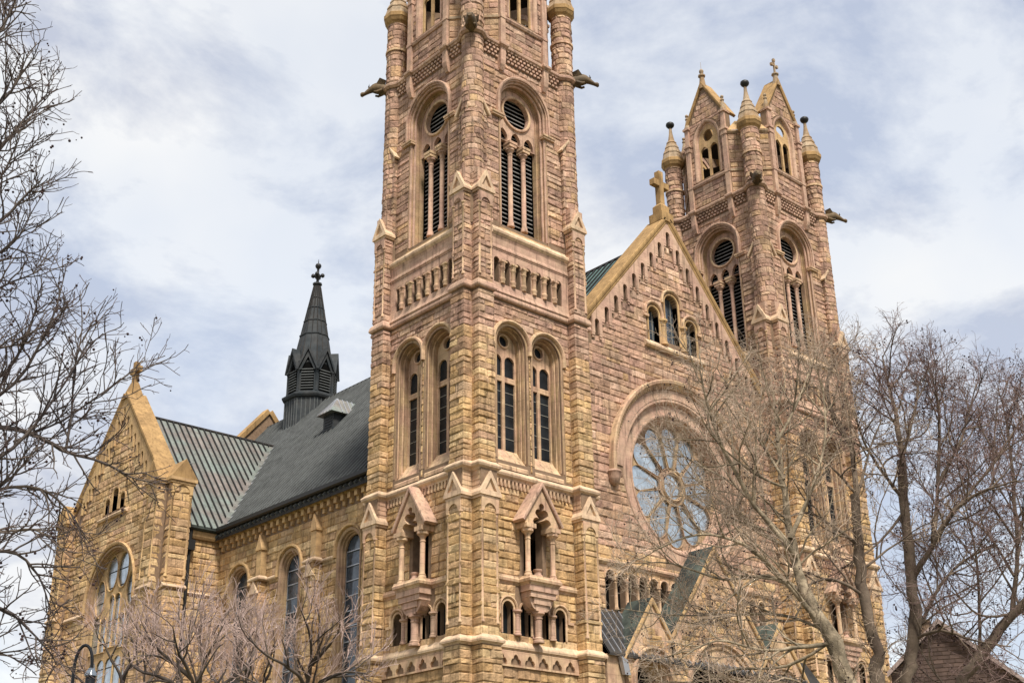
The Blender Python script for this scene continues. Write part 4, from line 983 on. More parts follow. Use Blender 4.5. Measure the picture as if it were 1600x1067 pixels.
# ================================================================== TRANSEPT
TH = YT - Y1; TA = 35.2; TS = 1.17; TRZ = 33.9
zf_ = TA - TS * TH
WY, WZ, WR = YT - .85, 17.95, 4.05
m = MB(FR_T)
TL = [(YT, 26.6, .5, 25.2), (YT - 1.35, 26.0, .42, 25.2), (YT + 1.35, 26.0, .42, 25.2)]
tsl = [(YT + k * .85, TA - 1.0 - abs(k) * .85 * TS) for k in range(-7, 8)]
hol = [arch(WY, WZ, WR, 2, 28)] + [arch(c, zs, r, zb, 8) for c, zs, r, zb in TL] + [arch(c, z - .18, .18, z - 1.1, 6) for c, z in tsl]
m.prism([(Y1, -GZ - .3), (2 * YT - Y1, -GZ - .3), (2 * YT - Y1, zf_), (YT, TA), (Y1, zf_)], hol, -.9, 0, back=False)
tr = m.obj('transept_wall', 'mortar', cath, label='gabled golden stone transept front with large traceried window')
rng = random.Random(77)
lim = lambda a, b: (max(Y1, YT - (TA - 2.2 - b) / TS), min(2 * YT - Y1, YT + (TA - 2.2 - b) / TS))
st = wall_stones(FR_T, rng, Y1, 2 * YT - Y1, 2, 34, courses(rng, -GZ, 40, .46, .6), [Blk(WY, WZ, WR + .1, 2)] + [Blk(c, zs, r + .2, zb - .4) for c, zs, r, zb in TL], py=.92, lim=lim, lo=.6, hi=1.7)
place_stones(st, 140, tr, 10, 33)
stepped_band(FR_T, YT, TA, TS, Y1 + 1.6, 2 * YT - Y1 - 1.6, tsl, .18, 1.1, .14, 'raking_band', 'trim_gold', tr)
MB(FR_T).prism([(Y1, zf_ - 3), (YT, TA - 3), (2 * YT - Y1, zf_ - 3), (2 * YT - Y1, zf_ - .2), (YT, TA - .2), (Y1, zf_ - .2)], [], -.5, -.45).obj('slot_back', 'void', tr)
for s in (-1, 1):
    a = (YT + s * (TH - 1.0), TA + .1 - TS * (TH - 1.0)); p = [a, (YT, TA + .1)] if s < 0 else [(YT, TA + .1), a]
    MB(FR_T).sweep(p, [(-.1, -.2), (-.1, .14), (.05, .2), (.2, .28), (.36, .28), (.42, .2), (.42, -1.5), (0, -1.5), (0, -.2)]).obj('gable_coping', 'coping', tr)
m = MB(FR_T).add([(YT - .6, -1.3, 35.0), (YT + .6, -1.3, 35.0), (YT + .6, .3, 35.0), (YT - .6, .3, 35.0), (YT - .26, -.75, 36.6), (YT + .26, -.75, 36.6), (YT + .26, -.25, 36.6), (YT - .26, -.25, 36.6)], [(0, 1, 5, 4), (1, 2, 6, 5), (2, 3, 7, 6), (3, 0, 4, 7)])
m.box(YT - .22, YT + .22, -.72, -.28, 36.6, 38.5).box(YT - .75, YT - .22, -.72, -.28, 37.5, 38.0).box(YT + .22, YT + .75, -.72, -.28, 37.5, 38.0)
m.obj('gable_cross', 'coping', cath, label='small stone cross on the transept gable')
# transept window
g = MB(FR_T); hol = []
TC = [(-2.3, 19.0, .62, 1.1), (-.8, 20.3, .66, 1.3), (.8, 20.3, .66, 1.3), (2.3, 19.0, .62, 1.1)]
def oval(c, z, a, b, n=14): return [(c + a * math.cos(-2 * PI * i / n), z + b * math.sin(-2 * PI * i / n)) for i in range(n)]
K_ = 1.13
hol = [oval(s * .86 * K_, 1.9 * K_, .8 * K_, 1.26 * K_, 18) for s in (-1, 1)] + [oval(s * 2.42 * K_, .35 * K_, .74 * K_, 1.24 * K_, 18) for s in (-1, 1)]
hol += [arch(s * .46 * K_, -.15 * K_, .42 * K_, -3.4 * K_, 8) for s in (-1, 1)] + [arch(s * 1.4 * K_, -1.7 * K_, .46 * K_, -3.6 * K_, 8) for s in (-1, 1)] + [arch(s * 2.54 * K_, -1.65 * K_, .62 * K_, -3.6 * K_, 8) for s in (-1, 1)]
hol += [arch(s * 1.29 * K_, -4.7 * K_, .58 * K_, -9.5 * K_, 8) for s in (-2, -1, 0, 1, 2)]
hol = [[(WY + a, WZ + b) for a, b in h] for h in hol]
g.prism(arch(WY, WZ, 3.8, 3, 28), hol, -.62, -.55, back=False)
tw = g.obj('transept_window', 'trim_gold', cath, label='large round headed tracery window of the transept')
MB(FR_T).prism(arch(WY, WZ, 3.8, 3, 24), [], -.66, -.64).obj('pane', 'glass_sky', tw)
for h in hol[:10]: MB(FR_T).sweep(h, [(0, 0), (0, .07), (.05, .1), (.09, .07), (.09, 0)], closed=True, third=-.55).obj('tracery_moulding', 'trim_gold', tw, True)
MB(FR_T).sweep(arch(WY, WZ, 3.75, 3, 28), [(0, -.66), (0, -.4), (.1, -.4), (.1, -.2), (.2, -.2), (.2, .02), (.34, .04), (.36, -.66)]).obj('arch_moulding', 'jamb_shaded', tw)
MB(FR_T).sweep(arch(WY, WZ, 4.16, 17.2, 28), [(0, 0), (0, .14), (.1, .22), (.22, .22), (.26, 0)]).obj('hood_moulding', 'trim_gold', tw, True)
m = MB(FR_T)
for z in (12.5, 14.5, 16.2, 17.9, 18.9, 20.2): m.box(WY - 3.2, WY + 3.2, -.64, -.6, z, z + .07)
m.obj('glazing_bars', 'gutter', tw)
for c, zs, r, zb in TL:
    g = MB(FR_T).prism(arch(c, zs, r + .02, zb, 8), [], -.5, -.48).obj('gable_window', 'glass_dark', cath)
    MB(FR_T).sweep(arch(c, zs, r, zb, 10), [(0, -.4), (0, .06), (.12, .12), (.2, .1), (.22, -.4)]).obj('arch_moulding', 'trim_gold', g, True)
MB(FR_T).sweep([(YT - 2.6, 0), (YT + 2.6, 0)], [(-.3, 24.6), (.2, 24.6), (.3, 24.75), (.26, 24.85), (-.1, 25.1), (-.3, 25.1)], plan=True).obj('window_sill', 'sill', tr)
for s in (-1, 1):
    a = WY + s * 4.5; b = YT + s * (TH - 1.8); MB(FR_T).sweep([(min(a, b), 0), (max(a, b), 0)], [(-.1, 17.0), (.14, 17.0), (.24, 17.12), (.2, 17.24), (-.1, 17.5)], plan=True).obj('string_course', 'sill', tr)
# corner buttresses of the transept
def tr_corner(fr, a, b, p, name='corner_buttress'):
    o = MB(fr).box(a, b, -.1, p, -GZ - .3, 25.8).obj(name, 'mortar', cath)
    place_stones(quoins(fr, rng, a + .02, b - .02, 0, p, 3, 25.3, courses(random.Random(3), -GZ, 40, .5, .66), py=1.0), 20, o, 10, 26)
    c = (a + b) / 2; h = (b - a) / 2 + .25
    MB(fr).box(a - .15, b + .15, -.1, p + .15, 25.3, 25.5).box(a - .25, b + .25, -.1, p + .25, 25.5, 25.75).obj('cap_moulding', 'trim_gold', o)
    MB(fr).hull_gable(c - h, c + h, -2.2, p + .25, 25.75, 27.3).obj('gablet', 'coping', o)
    MB(fr).sweep([(a - .1, p), (b + .1, p)], [(-.1, 17.2), (.12, 17.2), (.2, 17.3), (.16, 17.42), (-.1, 17.6)], plan=True).obj('string_course', 'sill', o)
    m = MB(fr)
    for u in (a + .12, b - .12): column(m, u, p - .02, 18.0, 24.6, .1, .3, .25, 1.6, 8)
    m.obj('nook_shaft', 'trim_gold', o, True)
    r = (b - a) / 2 - .25
    MB(fr).prism([(a, 24.6), (a + .25, 24.6)] + arc(c, 24.6, r, PI, 0, 10) + [(b - .25, 24.6), (b, 24.6), (b, 25.3), (a, 25.3)], [], p - .05, p + .1).obj('blind_arch', 'trim_gold', o)
tr_corner(FR_T, Y1, Y1 + 1.75, .75); tr_corner(FR_TS, 0, 1.75, .75); tr_corner(FR_T, 2 * YT - Y1 - 1.75, 2 * YT - Y1, .75)
# transept side wall and roof
m = MB(FR_TS).prism([(0, -GZ - .3), (XN + .5, -GZ - .3), (XN + .5, ZE), (0, ZE)], [], -.6, 0)
ts = m.obj('transept_side_wall', 'mortar', cath)
place_stones(wall_stones(FR_TS, rng, 1.75, XN, 2, 21.4, courses(rng, -GZ, 30, .46, .6), (), py=1.0, lo=.7, hi=1.6), 30, ts, 10, 22)
MB(FR_TS).sweep([(1.75, 0), (XN - .4, 0)], [(-.2, 21.42), (.2, 21.42), (.3, 21.6), (.36, 21.85), (.36, 22.0), (-.2, 22.0)], plan=True).obj('cornice', 'trim_gold', ts)
MB(FR_TS).sweep([(1.75, 0), (XN - .7, 0)], [(.05, 22.02), (.5, 22.02), (.62, 22.15), (.62, 22.36), (.05, 22.36)], plan=True).obj('gutter', 'copper', ts)
MB(FR_TS).sweep([(1.9, 0), (XN, 0)], [(-.1, 17.1), (.14, 17.1), (.2, 17.2), (-.1, 17.45)], plan=True).obj('string_course', 'sill', ts)
MB(FR_W).tube([(2.15, Y1 - .3, 22.1), (2.15, Y1 - .22, 21.2), (2.15, Y1 - .2, -5)], .17, 8).box(1.85, 2.45, Y1 - .6, Y1 - .1, 20.4, 21.2).obj('downpipe', 'gutter', ts)
k_ = (TRZ - 22.3) / (TH + .6); xr = XC - (RIDGE - TRZ) / SLP; xe = XC - (RIDGE - 22.3) / SLP
m = MB(FR_W).add([(1.2, YT, TRZ), (xr, YT, TRZ), (1.2, Y1 - .6, 22.3), (xe, Y1 - .6, 22.3), (1.2, 2 * YT - Y1 + .6, 22.3), (xe, 2 * YT - Y1 + .6, 22.3)], [(0, 1, 3, 2), (0, 1, 5, 4)])
trf = m.obj('transept_roof', 'roof_grey', cath, label='pale standing seam metal roof of the transept')
nn_ = Vector((0, -k_, 1)).normalized(); x = 1.3
pan = 0
while x < xr - .2:
    # sheet panels between seams, each its own piece
    x2 = x + .6
    ye = Y1 - .6; ylo = ye if x2 <= xe else ye + (x2 - xe) * (YT - ye) / (xr - xe)
    p = (x, ylo, 22.3 + (ylo - ye) * k_); q = (x, YT, TRZ)
    MB(FR_W).add([(x + .05, ylo, p[2] + .03), (x2 - .05, ylo, p[2] + .03), (x2 - .05, YT - .1, TRZ - .1 * k_ + .03), (x + .05, YT - .1, TRZ - .1 * k_ + .03), (x + .05, ylo, p[2] - .02), (x2 - .05, ylo, p[2] - .02), (x2 - .05, YT - .1, TRZ - .2), (x + .05, YT - .1, TRZ - .2)], [(0, 1, 2, 3), (0, 1, 5, 4), (1, 2, 6, 5), (0, 3, 7, 4)]).obj('roof_panel', 'roof_grey', trf)
    s = MB(FR_W); seam(s, p, q, .085, .15, nn_); s.obj('standing_seam', 'gutter', trf); x = x2
MB(FR_W).tube([(1.2, YT, TRZ + .05), (xr, YT, TRZ + .05)], .13, 8).obj('ridge_cap', 'roof_dark', trf)
m = MB(FR_W); seam(m, (xe, Y1 - .6, 22.32), (xr, YT, TRZ + .02), .5, .05, (-.4, -.4, .8)); m.obj('valley_flashing', 'zinc', trf)
MB(FR_W).add([(3.5, 40.2, 28.0), (3.5, 40.2, 28.6), (4.0, 40.5, 28.7), (3.9, 40.0, 28.9), (3.4, 39.9, 28.5)], [(0, 1, 2), (1, 3, 4), (0, 2, 3), (0, 4, 1)]).obj('roof_vent', 'zinc', trf)
# rear gable of the nave: coping stands above the ridge
m = MB(FR_W)
for s_ in (-1, 1):
    a = (XC + s_ * 7, 41.0 - SLP * 7); p = [a, (XC, 41.0)] if s_ < 0 else [(XC, 41.0), a]
    MB(lambda u, d, z: (u, YB - d, z)).sweep(p, [(-.1, -.6), (-.1, .3), (.35, .35), (.4, .3), (.4, -.6)]).obj('rear_gable_coping', 'coping', cath)
MB(FR_W).prism([(XC - 7, 32.7), (XC + 7, 32.7), (XC, 40.95)], [], YB - .12, YB + .3).obj('rear_gable', 'mortar', cath)
#MORE
# ================================================================== GROUND
def sheet(name, x0, x1, y0, y1, z, m, label=None, cat=None):
    o = MB(FR_W).add([(x0, y0, z), (x1, y0, z), (x1, y1, z), (x0, y1, z)], [(0, 1, 2, 3)]).obj(name, m); o['kind'] = 'structure'
    if label: o['label'] = label
    return o
sheet('ground', -1500, 1500, -1500, 1500, 0, 'grass', 'dormant lawn and ground around the cathedral')
o = MB(FR_W).box(-300, 300, -62, -46.5, -.5, .006).obj('road', 'asphalt'); o['kind'] = 'structure'; o['label'] = 'asphalt street in front of the cathedral lawn'
o = MB(FR_W).box(-300, 300, -46.5, -42.5, -.5, .13).obj('pavement', 'concrete'); o['kind'] = 'structure'; o['label'] = 'concrete pavement with kerb beside the street'
for i in range(14): MB(FR_W).box(-60 + i * 9, -57 + i * 9, -54.35, -54.2, 0, .011).obj('lane_marking', 'paint', bpy.data.objects['road'])

# ================================================================== BRICK HOUSE behind the right-hand trees
hp = at(1470, 1000, 96); hp.z = -.6
hd_ = Vector((fw.x, fw.y, 0)).normalized(); hr_ = Vector((hd_.y, -hd_.x, 0))
house = empty('brick_house', None, hp); house.scale = (1.02, 1.02, 1.05); house.rotation_euler = (0, 0, math.atan2(hr_.y, hr_.x) - .35)
tag(house, 'red brick house with dark shingle roof behind the bare trees', 'house')
m = MB(FR_W).box(-5, 5, 0, 9, 0, 14.4); m.hull_gable(-5, 5, 0, 9, 14.4, 18.6); m.obj('wall', 'mortar', house)
rng = random.Random(2); bb = MB(lambda u, d, z: (u, -d, z))
zz = 8.0
while zz < 18.2:
    hw = 5 if zz < 14.2 else max(0, 5 * (18.4 - zz) / 4.2); x = -hw
    while x < hw - .2:
        l = rng.uniform(.55, .8); e = min(x + l, hw); k = rng.uniform(.7, 1.3); c = tuple(a * k for a in (.10, .068, .056))
        bb.add([(x + .015, .0, zz), (e - .015, 0, zz), (e - .015, .05, zz + .02), (x + .015, .05, zz + .02), (x + .015, .05, zz + .23), (e - .015, .05, zz + .23), (e - .015, 0, zz + .25), (x + .015, 0, zz + .25)], [(0, 1, 2, 3), (3, 2, 5, 4), (4, 5, 6, 7)], c); x = e
    zz += .27
bb.obj('brickwork', 'brick_red', house, kind='stuff')
for s in (-1, 1):
    MB(FR_W).add([(s * 5.6, -.5, 13.9), (0, -.5, 18.7), (0, 9.4, 18.7), (s * 5.6, 9.4, 13.9), (s * 5.6, -.5, 14.2), (0, -.5, 19.0), (0, 9.4, 19.0), (s * 5.6, 9.4, 14.2)], [(0, 1, 2, 3), (4, 5, 6, 7), (0, 1, 5, 4), (0, 3, 7, 4)]).obj('roof', 'shingle', house)
    MB(FR_W).add([(s * 5.5, -.55, 13.95), (0, -.55, 18.7), (0, -.55, 19.05), (s * 5.5, -.55, 14.3), (s * 5.5, -.5, 13.95), (0, -.5, 18.7)], [(0, 1, 2, 3), (0, 1, 5, 4)]).obj('barge_board', 'house_trim', house)
for wx in (-2.4, 2.4):
    g = MB(FR_W).box(wx - .7, wx + .7, -.1, -.06, 9.6, 12.4).obj('window', 'glass_dark', house)
    MB(FR_W).box(wx - .85, wx - .7, -.16, 0, 9.5, 12.5).box(wx + .7, wx + .85, -.16, 0, 9.5, 12.5).box(wx - .85, wx + .85, -.16, 0, 12.4, 12.6).box(wx - .9, wx + .9, -.2, 0, 9.35, 9.6).box(wx - .04, wx + .04, -.14, -.1, 9.6, 12.4).obj('window_frame', 'house_trim', g)
MB(FR_W).box(-16, -5, 3, 12, 0, 13.0).obj('side_wing', 'mortar', house)
MB(FR_W).add([(-16.4, 2.4, 12.7), (-4.9, 2.4, 12.7), (-4.9, 7.5, 18.0), (-16.4, 7.5, 18.0), (-16.4, 12.6, 12.7), (-4.9, 12.6, 12.7)], [(0, 1, 2, 3), (3, 2, 5, 4), (0, 3, 4)]).obj('wing_roof', 'shingle', house)
MB(FR_W).box(-1.9, -.8, 5, 6.2, 14, 19.8).box(-2.0, -.7, 4.9, 6.3, 19.8, 20.0).obj('chimney', 'mortar', house)

# ================================================================== STREET LAMP
lp = at(113, 1067, 25); lx, ly = lp.x, lp.y
lamp = empty('street_lamp', None, (lx, ly, 0)); tag(lamp, 'black gooseneck street lamp at the lower left', 'street lamp')
lr = Vector((rt.x, rt.y, 0)).normalized(); lamp.rotation_euler = (0, 0, math.atan2(lr.y, lr.x))
zt_ = at(128, 1008, 25).z
MB(FR_W).lathe(0, 0, [(.17, 0), (.17, .3), (.12, .4), (.1, .9), (.075, 1.0), (.055, zt_ - 1.0)], 12).obj('pole', 'black_metal', lamp, True)
pts = [(0, 0, zt_ - 1.02)] + [(.16 - .16 * math.cos(a), 0, zt_ - .38 + .38 * math.sin(a)) for a in [PI * i / 12 for i in range(0, 13)]] + [(.32, 0, zt_ - .5)]
MB(FR_W).tube(pts, .03, 8).obj('gooseneck', 'black_metal', lamp, True)
MB(FR_W).lathe(.32, 0, [(.05, zt_ - .42), (.1, zt_ - .5), (.12, zt_ - .56)], 12).obj('cap', 'lamp_glass', lamp, True)
MB(FR_W).lathe(.32, 0, [(.09, zt_ - .56), (.09, zt_ - .74), (.11, zt_ - .78)], 12).obj('ballast_housing', 'black_metal', lamp, True)
MB(FR_W).lathe(.32, 0, [(.11, zt_ - .76), (.2, zt_ - .92), (.3, zt_ - 1.0)], 16).obj('shade', 'black_metal', lamp, True)
MB(FR_W).lathe(.32, 0, [(.2, zt_ - .95), (.19, zt_ - 1.1), (.1, zt_ - 1.22)], 12).obj('globe', 'lamp_glass', lamp, True)

# ================================================================== TREES
class Grower:
    def __init__(s, seed): s.r = random.Random(seed); s.b = {}; s.tips = []
    def put(s, lev, pts, rad): s.b.setdefault((lev, len(pts)), []).append((pts, rad))
    def limb(s, pts, r0, r1, spec, lev=0):
        """a limb along given points; side branches grow from it"""
        P_ = [Vector(p) for p in pts]; out = []
        for i in range(len(P_) - 1):                         # smooth with Catmull-Rom
            a, b, c, d = P_[max(i - 1, 0)], P_[i], P_[i + 1], P_[min(i + 2, len(P_) - 1)]
            for k in range(4):
                t = k / 4; out.append(.5 * ((2 * b) + (c - a) * t + (2 * a - 5 * b + 4 * c - d) * t * t + (3 * b - a - 3 * c + d) * t ** 3))
        out.append(P_[-1]); n = len(out); rad = [(r0 + (r1 - r0) * i / (n - 1)) * s.r.uniform(.88, 1.14) for i in range(n)]; out = [q + Vector((s.r.gauss(0, 1), s.r.gauss(0, 1), s.r.gauss(0, 1))) * rad[i] * .22 for i, q in enumerate(out)]
        s.put(lev, [tuple(p) for p in out], rad); s.kids(out, rad, spec, lev + 1)
    def kids(s, pts, rad, spec, lev):
        if lev >= len(spec) + 1 or lev - 1 >= len(spec): return
        sp = spec[lev - 1]; r = s.r; n = len(pts); L_ = sum((pts[i + 1] - pts[i]).length for i in range(n - 1))
        cnt = max(1, int(L_ * sp['per_m'] * r.uniform(.8, 1.2)))
        for i in range(cnt):
            t = sp.get('t0', .2) + (1 - sp.get('t0', .2)) * (i + r.random()) / cnt
            f = min(t, .999) * (n - 1); k = int(f); p = pts[k].lerp(pts[k + 1], f - k); d = (pts[k + 1] - pts[k]).normalized()
            ax = Vector((r.gauss(0, 1), r.gauss(0, 1), r.gauss(0, 1))); ax = (ax - d * ax.dot(d)).normalized()
            a = R_(r.uniform(*sp['ang'])); dr = d * math.cos(a) + ax * math.sin(a)
            dr = (dr + Vector((0, 0, sp.get('up', .15))) * r.uniform(.3, 1.3)).normalized()
            ln = r.uniform(*sp['len']) * (1 - .45 * t)
            s.grow(p, dr, ln, min(rad[k] * .75, sp['r']), spec, lev)
    def grow(s, p, d, ln, r0, spec, lev):
        sp = spec[lev - 1]; n = sp['seg']; r = s.r; pts = [p]; wob = sp.get('wob', .22); up_ = sp.get('curl', .08)
        for i in range(n):
            d = (d + Vector((r.gauss(0, wob), r.gauss(0, wob), r.gauss(0, wob) + up_))).normalized(); p = p + d * (ln / n); pts.append(p)
        rad = [r0 + (max(r0 * .35, sp.get('rmin', .004)) - r0) * i / n for i in range(n + 1)]
        s.put(lev, [tuple(q) for q in pts], rad)
        if lev < len(spec): s.kids(pts, rad, spec, lev + 1)
        else: s.tips.append(pts[-1])
    def mesh(s, name, m, levs, sides):
        V = []; F = []; base = 0
        for (lev, n), lst in sorted(s.b.items()):
            if lev not in levs: continue
            k = sides(lev); A = np.array([b[0] for b in lst], dtype=np.float32); Rr = np.array([b[1] for b in lst], dtype=np.float32); B = len(lst)
            T = np.gradient(A, axis=1); T /= np.linalg.norm(T, axis=2, keepdims=True) + 1e-9
            ref = np.broadcast_to(np.array([.31, .52, .79], dtype=np.float32), T.shape)
            n1_ = np.cross(T, ref); n1_ /= np.linalg.norm(n1_, axis=2, keepdims=True) + 1e-9; n2_ = np.cross(T, n1_)
            an = np.arange(k) * 2 * PI / k
            vv = A[:, :, None, :] + Rr[:, :, None, None] * (np.cos(an)[None, None, :, None] * n1_[:, :, None, :] + np.sin(an)[None, None, :, None] * n2_[:, :, None, :])
            V.append(vv.reshape(-1, 3))
            b_, i_, j_ = np.meshgrid(np.arange(B), np.arange(n - 1), np.arange(k), indexing='ij'); j2 = (j_ + 1) % k
            f = np.stack([(b_ * n + i_) * k + j_, (b_ * n + i_) * k + j2, (b_ * n + i_ + 1) * k + j2, (b_ * n + i_ + 1) * k + j_], -1).reshape(-1, 4) + base
            F.append(f); base += B * n * k
        V = np.concatenate(V); F = np.concatenate(F); me = bpy.data.meshes.new(name)
        me.vertices.add(len(V)); me.vertices.foreach_set('co', V.ravel().astype(np.float32)); me.loops.add(F.size); me.loops.foreach_set('vertex_index', F.ravel().astype(np.int32))
        me.polygons.add(len(F)); me.polygons.foreach_set('loop_start', np.arange(0, F.size, 4, dtype=np.int32)); me.update(calc_edges=True); me.shade_smooth()
        me.materials.append(MATS[m]); o = bpy.data.objects.new(name, me); COL.objects.link(o); return o
    def finish(s, name, base, label, bark, twig, big=1, group=None, balls=0, br=.02, cat='tree'):
        root = empty(name, None, base); tag(root, label, cat, group)
        inv = Matrix.Translation(-Vector(base))
        parts = [s.mesh('trunk', bark, range(0, big + 1), lambda l: (12, 8, 6)[min(l, 2)])]
        cr_ = s.mesh('crown', twig, range(big + 1, 12), lambda l: 5 if l == big + 1 else 3); cr_['kind'] = 'stuff'; parts.append(cr_)
        if balls and s.tips:
            t = (1 + 5 ** .5) / 2; iv = np.array([(-1, t, 0), (1, t, 0), (-1, -t, 0), (1, -t, 0), (0, -1, t), (0, 1, t), (0, -1, -t), (0, 1, -t), (t, 0, -1), (t, 0, 1), (-t, 0, -1), (-t, 0, 1)]) / 1.9
            fi = [(0, 11, 5), (0, 5, 1), (0, 1, 7), (0, 7, 10), (0, 10, 11), (1, 5, 9), (5, 11, 4), (11, 10, 2), (10, 7, 6), (7, 1, 8), (3, 9, 4), (3, 4, 2), (3, 2, 6), (3, 6, 8), (3, 8, 9), (4, 9, 5), (2, 4, 11), (6, 2, 10), (8, 6, 7), (9, 8, 1)]
            mb = MB(FR_W)
            for p in s.r.sample(s.tips, min(balls, len(s.tips))):
                for q in range(s.r.choice((1, 1, 2, 3))):
                    rr = br * s.r.uniform(.5, 1.2); c = Vector(p) + Vector((s.r.uniform(-.03, .03), s.r.uniform(-.03, .03), -.03 - q * br * 2.2)) ; mb.add([tuple(c + Vector(v) * rr) for v in iv], fi)
            b = mb.obj('seed_balls', 'seed', None, kind='stuff'); parts.append(b)
        for o in parts: o.parent = root; o.matrix_parent_inverse = inv
        return root
def P_(lst, d, dd=0):
    return [at(u, v, d + dd * i) for i, (u, v) in enumerate(lst)]
def gnd(p): return Vector((p.x, p.y, -.1))

SP_BIG = [dict(per_m=2.2, len=(1.6, 3.4), ang=(30, 65), r=.034, seg=7, up=.2, curl=.05, t0=.12, wob=.16, rmin=.008),
          dict(per_m=3.5, len=(.7, 1.6), ang=(30, 70), r=.014, seg=5, up=.12, curl=.04, wob=.2, rmin=.006),
          dict(per_m=7.2, len=(.35, .85), ang=(30, 75), r=.0075, seg=3, up=.08, wob=.22, rmin=.0045),
          dict(per_m=4.6, len=(.15, .4), ang=(30, 70), r=.0052, seg=2, up=.08, wob=.2, rmin=.004)]
# --- sycamore in front of the rose window
d1 = 38; g = Grower(101)
base = gnd(at(1352, 1200, d1))
g.limb([base, at(1345, 1130, d1), at(1325, 1067, d1), at(1290, 985, d1), at(1258, 925, d1)], .3, .2, SP_BIG[1:], 0)
for pl, r0, r1, dd in [([(1258, 925), (1238, 850), (1222, 745), (1214, 670), (1208, 610)], .22, .05, .3), ([(1290, 985), (1225, 905), (1160, 850), (1090, 835), (1020, 860)], .12, .03, -.5),
                       ([(1245, 870), (1180, 790), (1130, 700), (1105, 630), (1092, 570)], .13, .03, -.6), ([(1235, 840), (1270, 760), (1290, 680), (1285, 600)], .11, .03, .5),
                       ([(1225, 750), (1170, 660), (1130, 590)], .08, .025, .6), ([(1300, 1005), (1250, 1010), (1190, 1015), (1120, 1000), (1060, 1030)], .1, .025, -.7),
                       ([(1262, 930), (1200, 900), (1130, 905), (1050, 880), (985, 880)], .1, .02, .4), ([(1325, 1067), (1260, 1075), (1190, 1065), (1130, 1080)], .1, .03, -.4),
                       ([(1240, 860), (1190, 830), (1110, 770), (1060, 700)], .08, .02, .8), ([(1235, 850), (1150, 760), (1080, 720), (1030, 690)], .07, .02, 1.0), ([(1215, 690), (1250, 620), (1270, 560)], .07, .02, .8), ([(1290, 985), (1220, 960), (1130, 960), (1040, 960), (970, 950)], .08, .02, 1.0), ([(1225, 760), (1180, 740), (1120, 690), (1090, 640)], .07, .02, -.8), ([(1300, 1000), (1230, 1040), (1150, 1045), (1080, 1065), (1000, 1060)], .08, .02, .4)]:
    g.limb(P_(pl, d1, dd), r0 * .68, r1 * .6, SP_BIG)
g.finish('sycamore_tree', base, 'leaning pale barked bare tree in front of the rose window', 'bark_tan', 'twig_tan', 1, None, 700, .028)
# --- dark forked tree beside it
d2 = 40; g = Grower(202); base = gnd(at(1378, 1200, d2))
g.limb([base, at(1375, 1100, d2), at(1368, 1020, d2), at(1352, 930, d2), at(1340, 850, d2), at(1337, 770, d2)], .22, .13, SP_BIG[1:], 0)
for pl, r0, r1, dd in [([(1337, 775), (1330, 700), (1300, 640), (1292, 600), (1300, 570)], .13, .03, .3), ([(1340, 850), (1290, 815), (1255, 800), (1215, 815)], .09, .03, -.5), ([(1338, 780), (1360, 700), (1380, 650)], .08, .025, .4),
                       ([(1352, 930), (1300, 905), (1250, 920), (1200, 960)], .08, .02, -.6), ([(1345, 890), (1400, 850), (1440, 830)], .07, .02, .5), ([(1337, 770), (1290, 720), (1250, 690)], .07, .02, -.4)]:
    g.limb(P_(pl, d2, dd), r0 * .68, r1 * .6, SP_BIG)
g.finish('bare_tree', base, 'dark trunked bare tree directly right of the far tower', 'bark_grey', 'twig_tan', 1, None, 350, .026)
# --- tall tree against the sky on the right
SP_MID = [dict(SP_BIG[0], per_m=2.7)] + [dict(SP_BIG[1], per_m=4.4)] + SP_BIG[2:]
d3 = 42; g = Grower(303); base = gnd(at(1422, 1200, d3))
g.limb([base, at(1422, 1100, d3), at(1424, 1010, d3), at(1424, 900, d3), at(1414, 800, d3), at(1408, 720, d3)], .22, .14, SP_BIG[1:], 0)
for pl, r0, r1, dd in [([(1410, 730), (1400, 650), (1388, 600), (1378, 555)], .15, .03, .2), ([(1412, 780), (1380, 740), (1350, 690), (1335, 640)], .1, .03, -.4), ([(1408, 720), (1430, 640), (1434, 600)], .11, .03, .4),
                       ([(1424, 905), (1458, 850), (1490, 800), (1530, 770), (1590, 750)], .14, .04, -.4), ([(1458, 850), (1465, 760), (1468, 660), (1464, 620), (1455, 585)], .11, .03, .5),
                       ([(1424, 1010), (1460, 930), (1500, 880), (1560, 850)], .1, .03, .6), ([(1424, 1000), (1470, 985), (1520, 1000), (1580, 1010)], .09, .03, -.6), ([(1465, 760), (1500, 690), (1515, 640), (1525, 600)], .09, .02, .4),
                       ([(1480, 810), (1540, 740), (1580, 680), (1610, 640)], .09, .02, .6), ([(1412, 800), (1370, 850), (1330, 880)], .07, .02, -.5)]:
    g.limb(P_(pl, d3, dd), r0 * .68, r1 * .6, SP_MID)
g.finish('bare_tree', base, 'tall bare tree with upright trunk against the sky on the right', 'bark_grey', 'twig_red', 1, None, 900, .03)
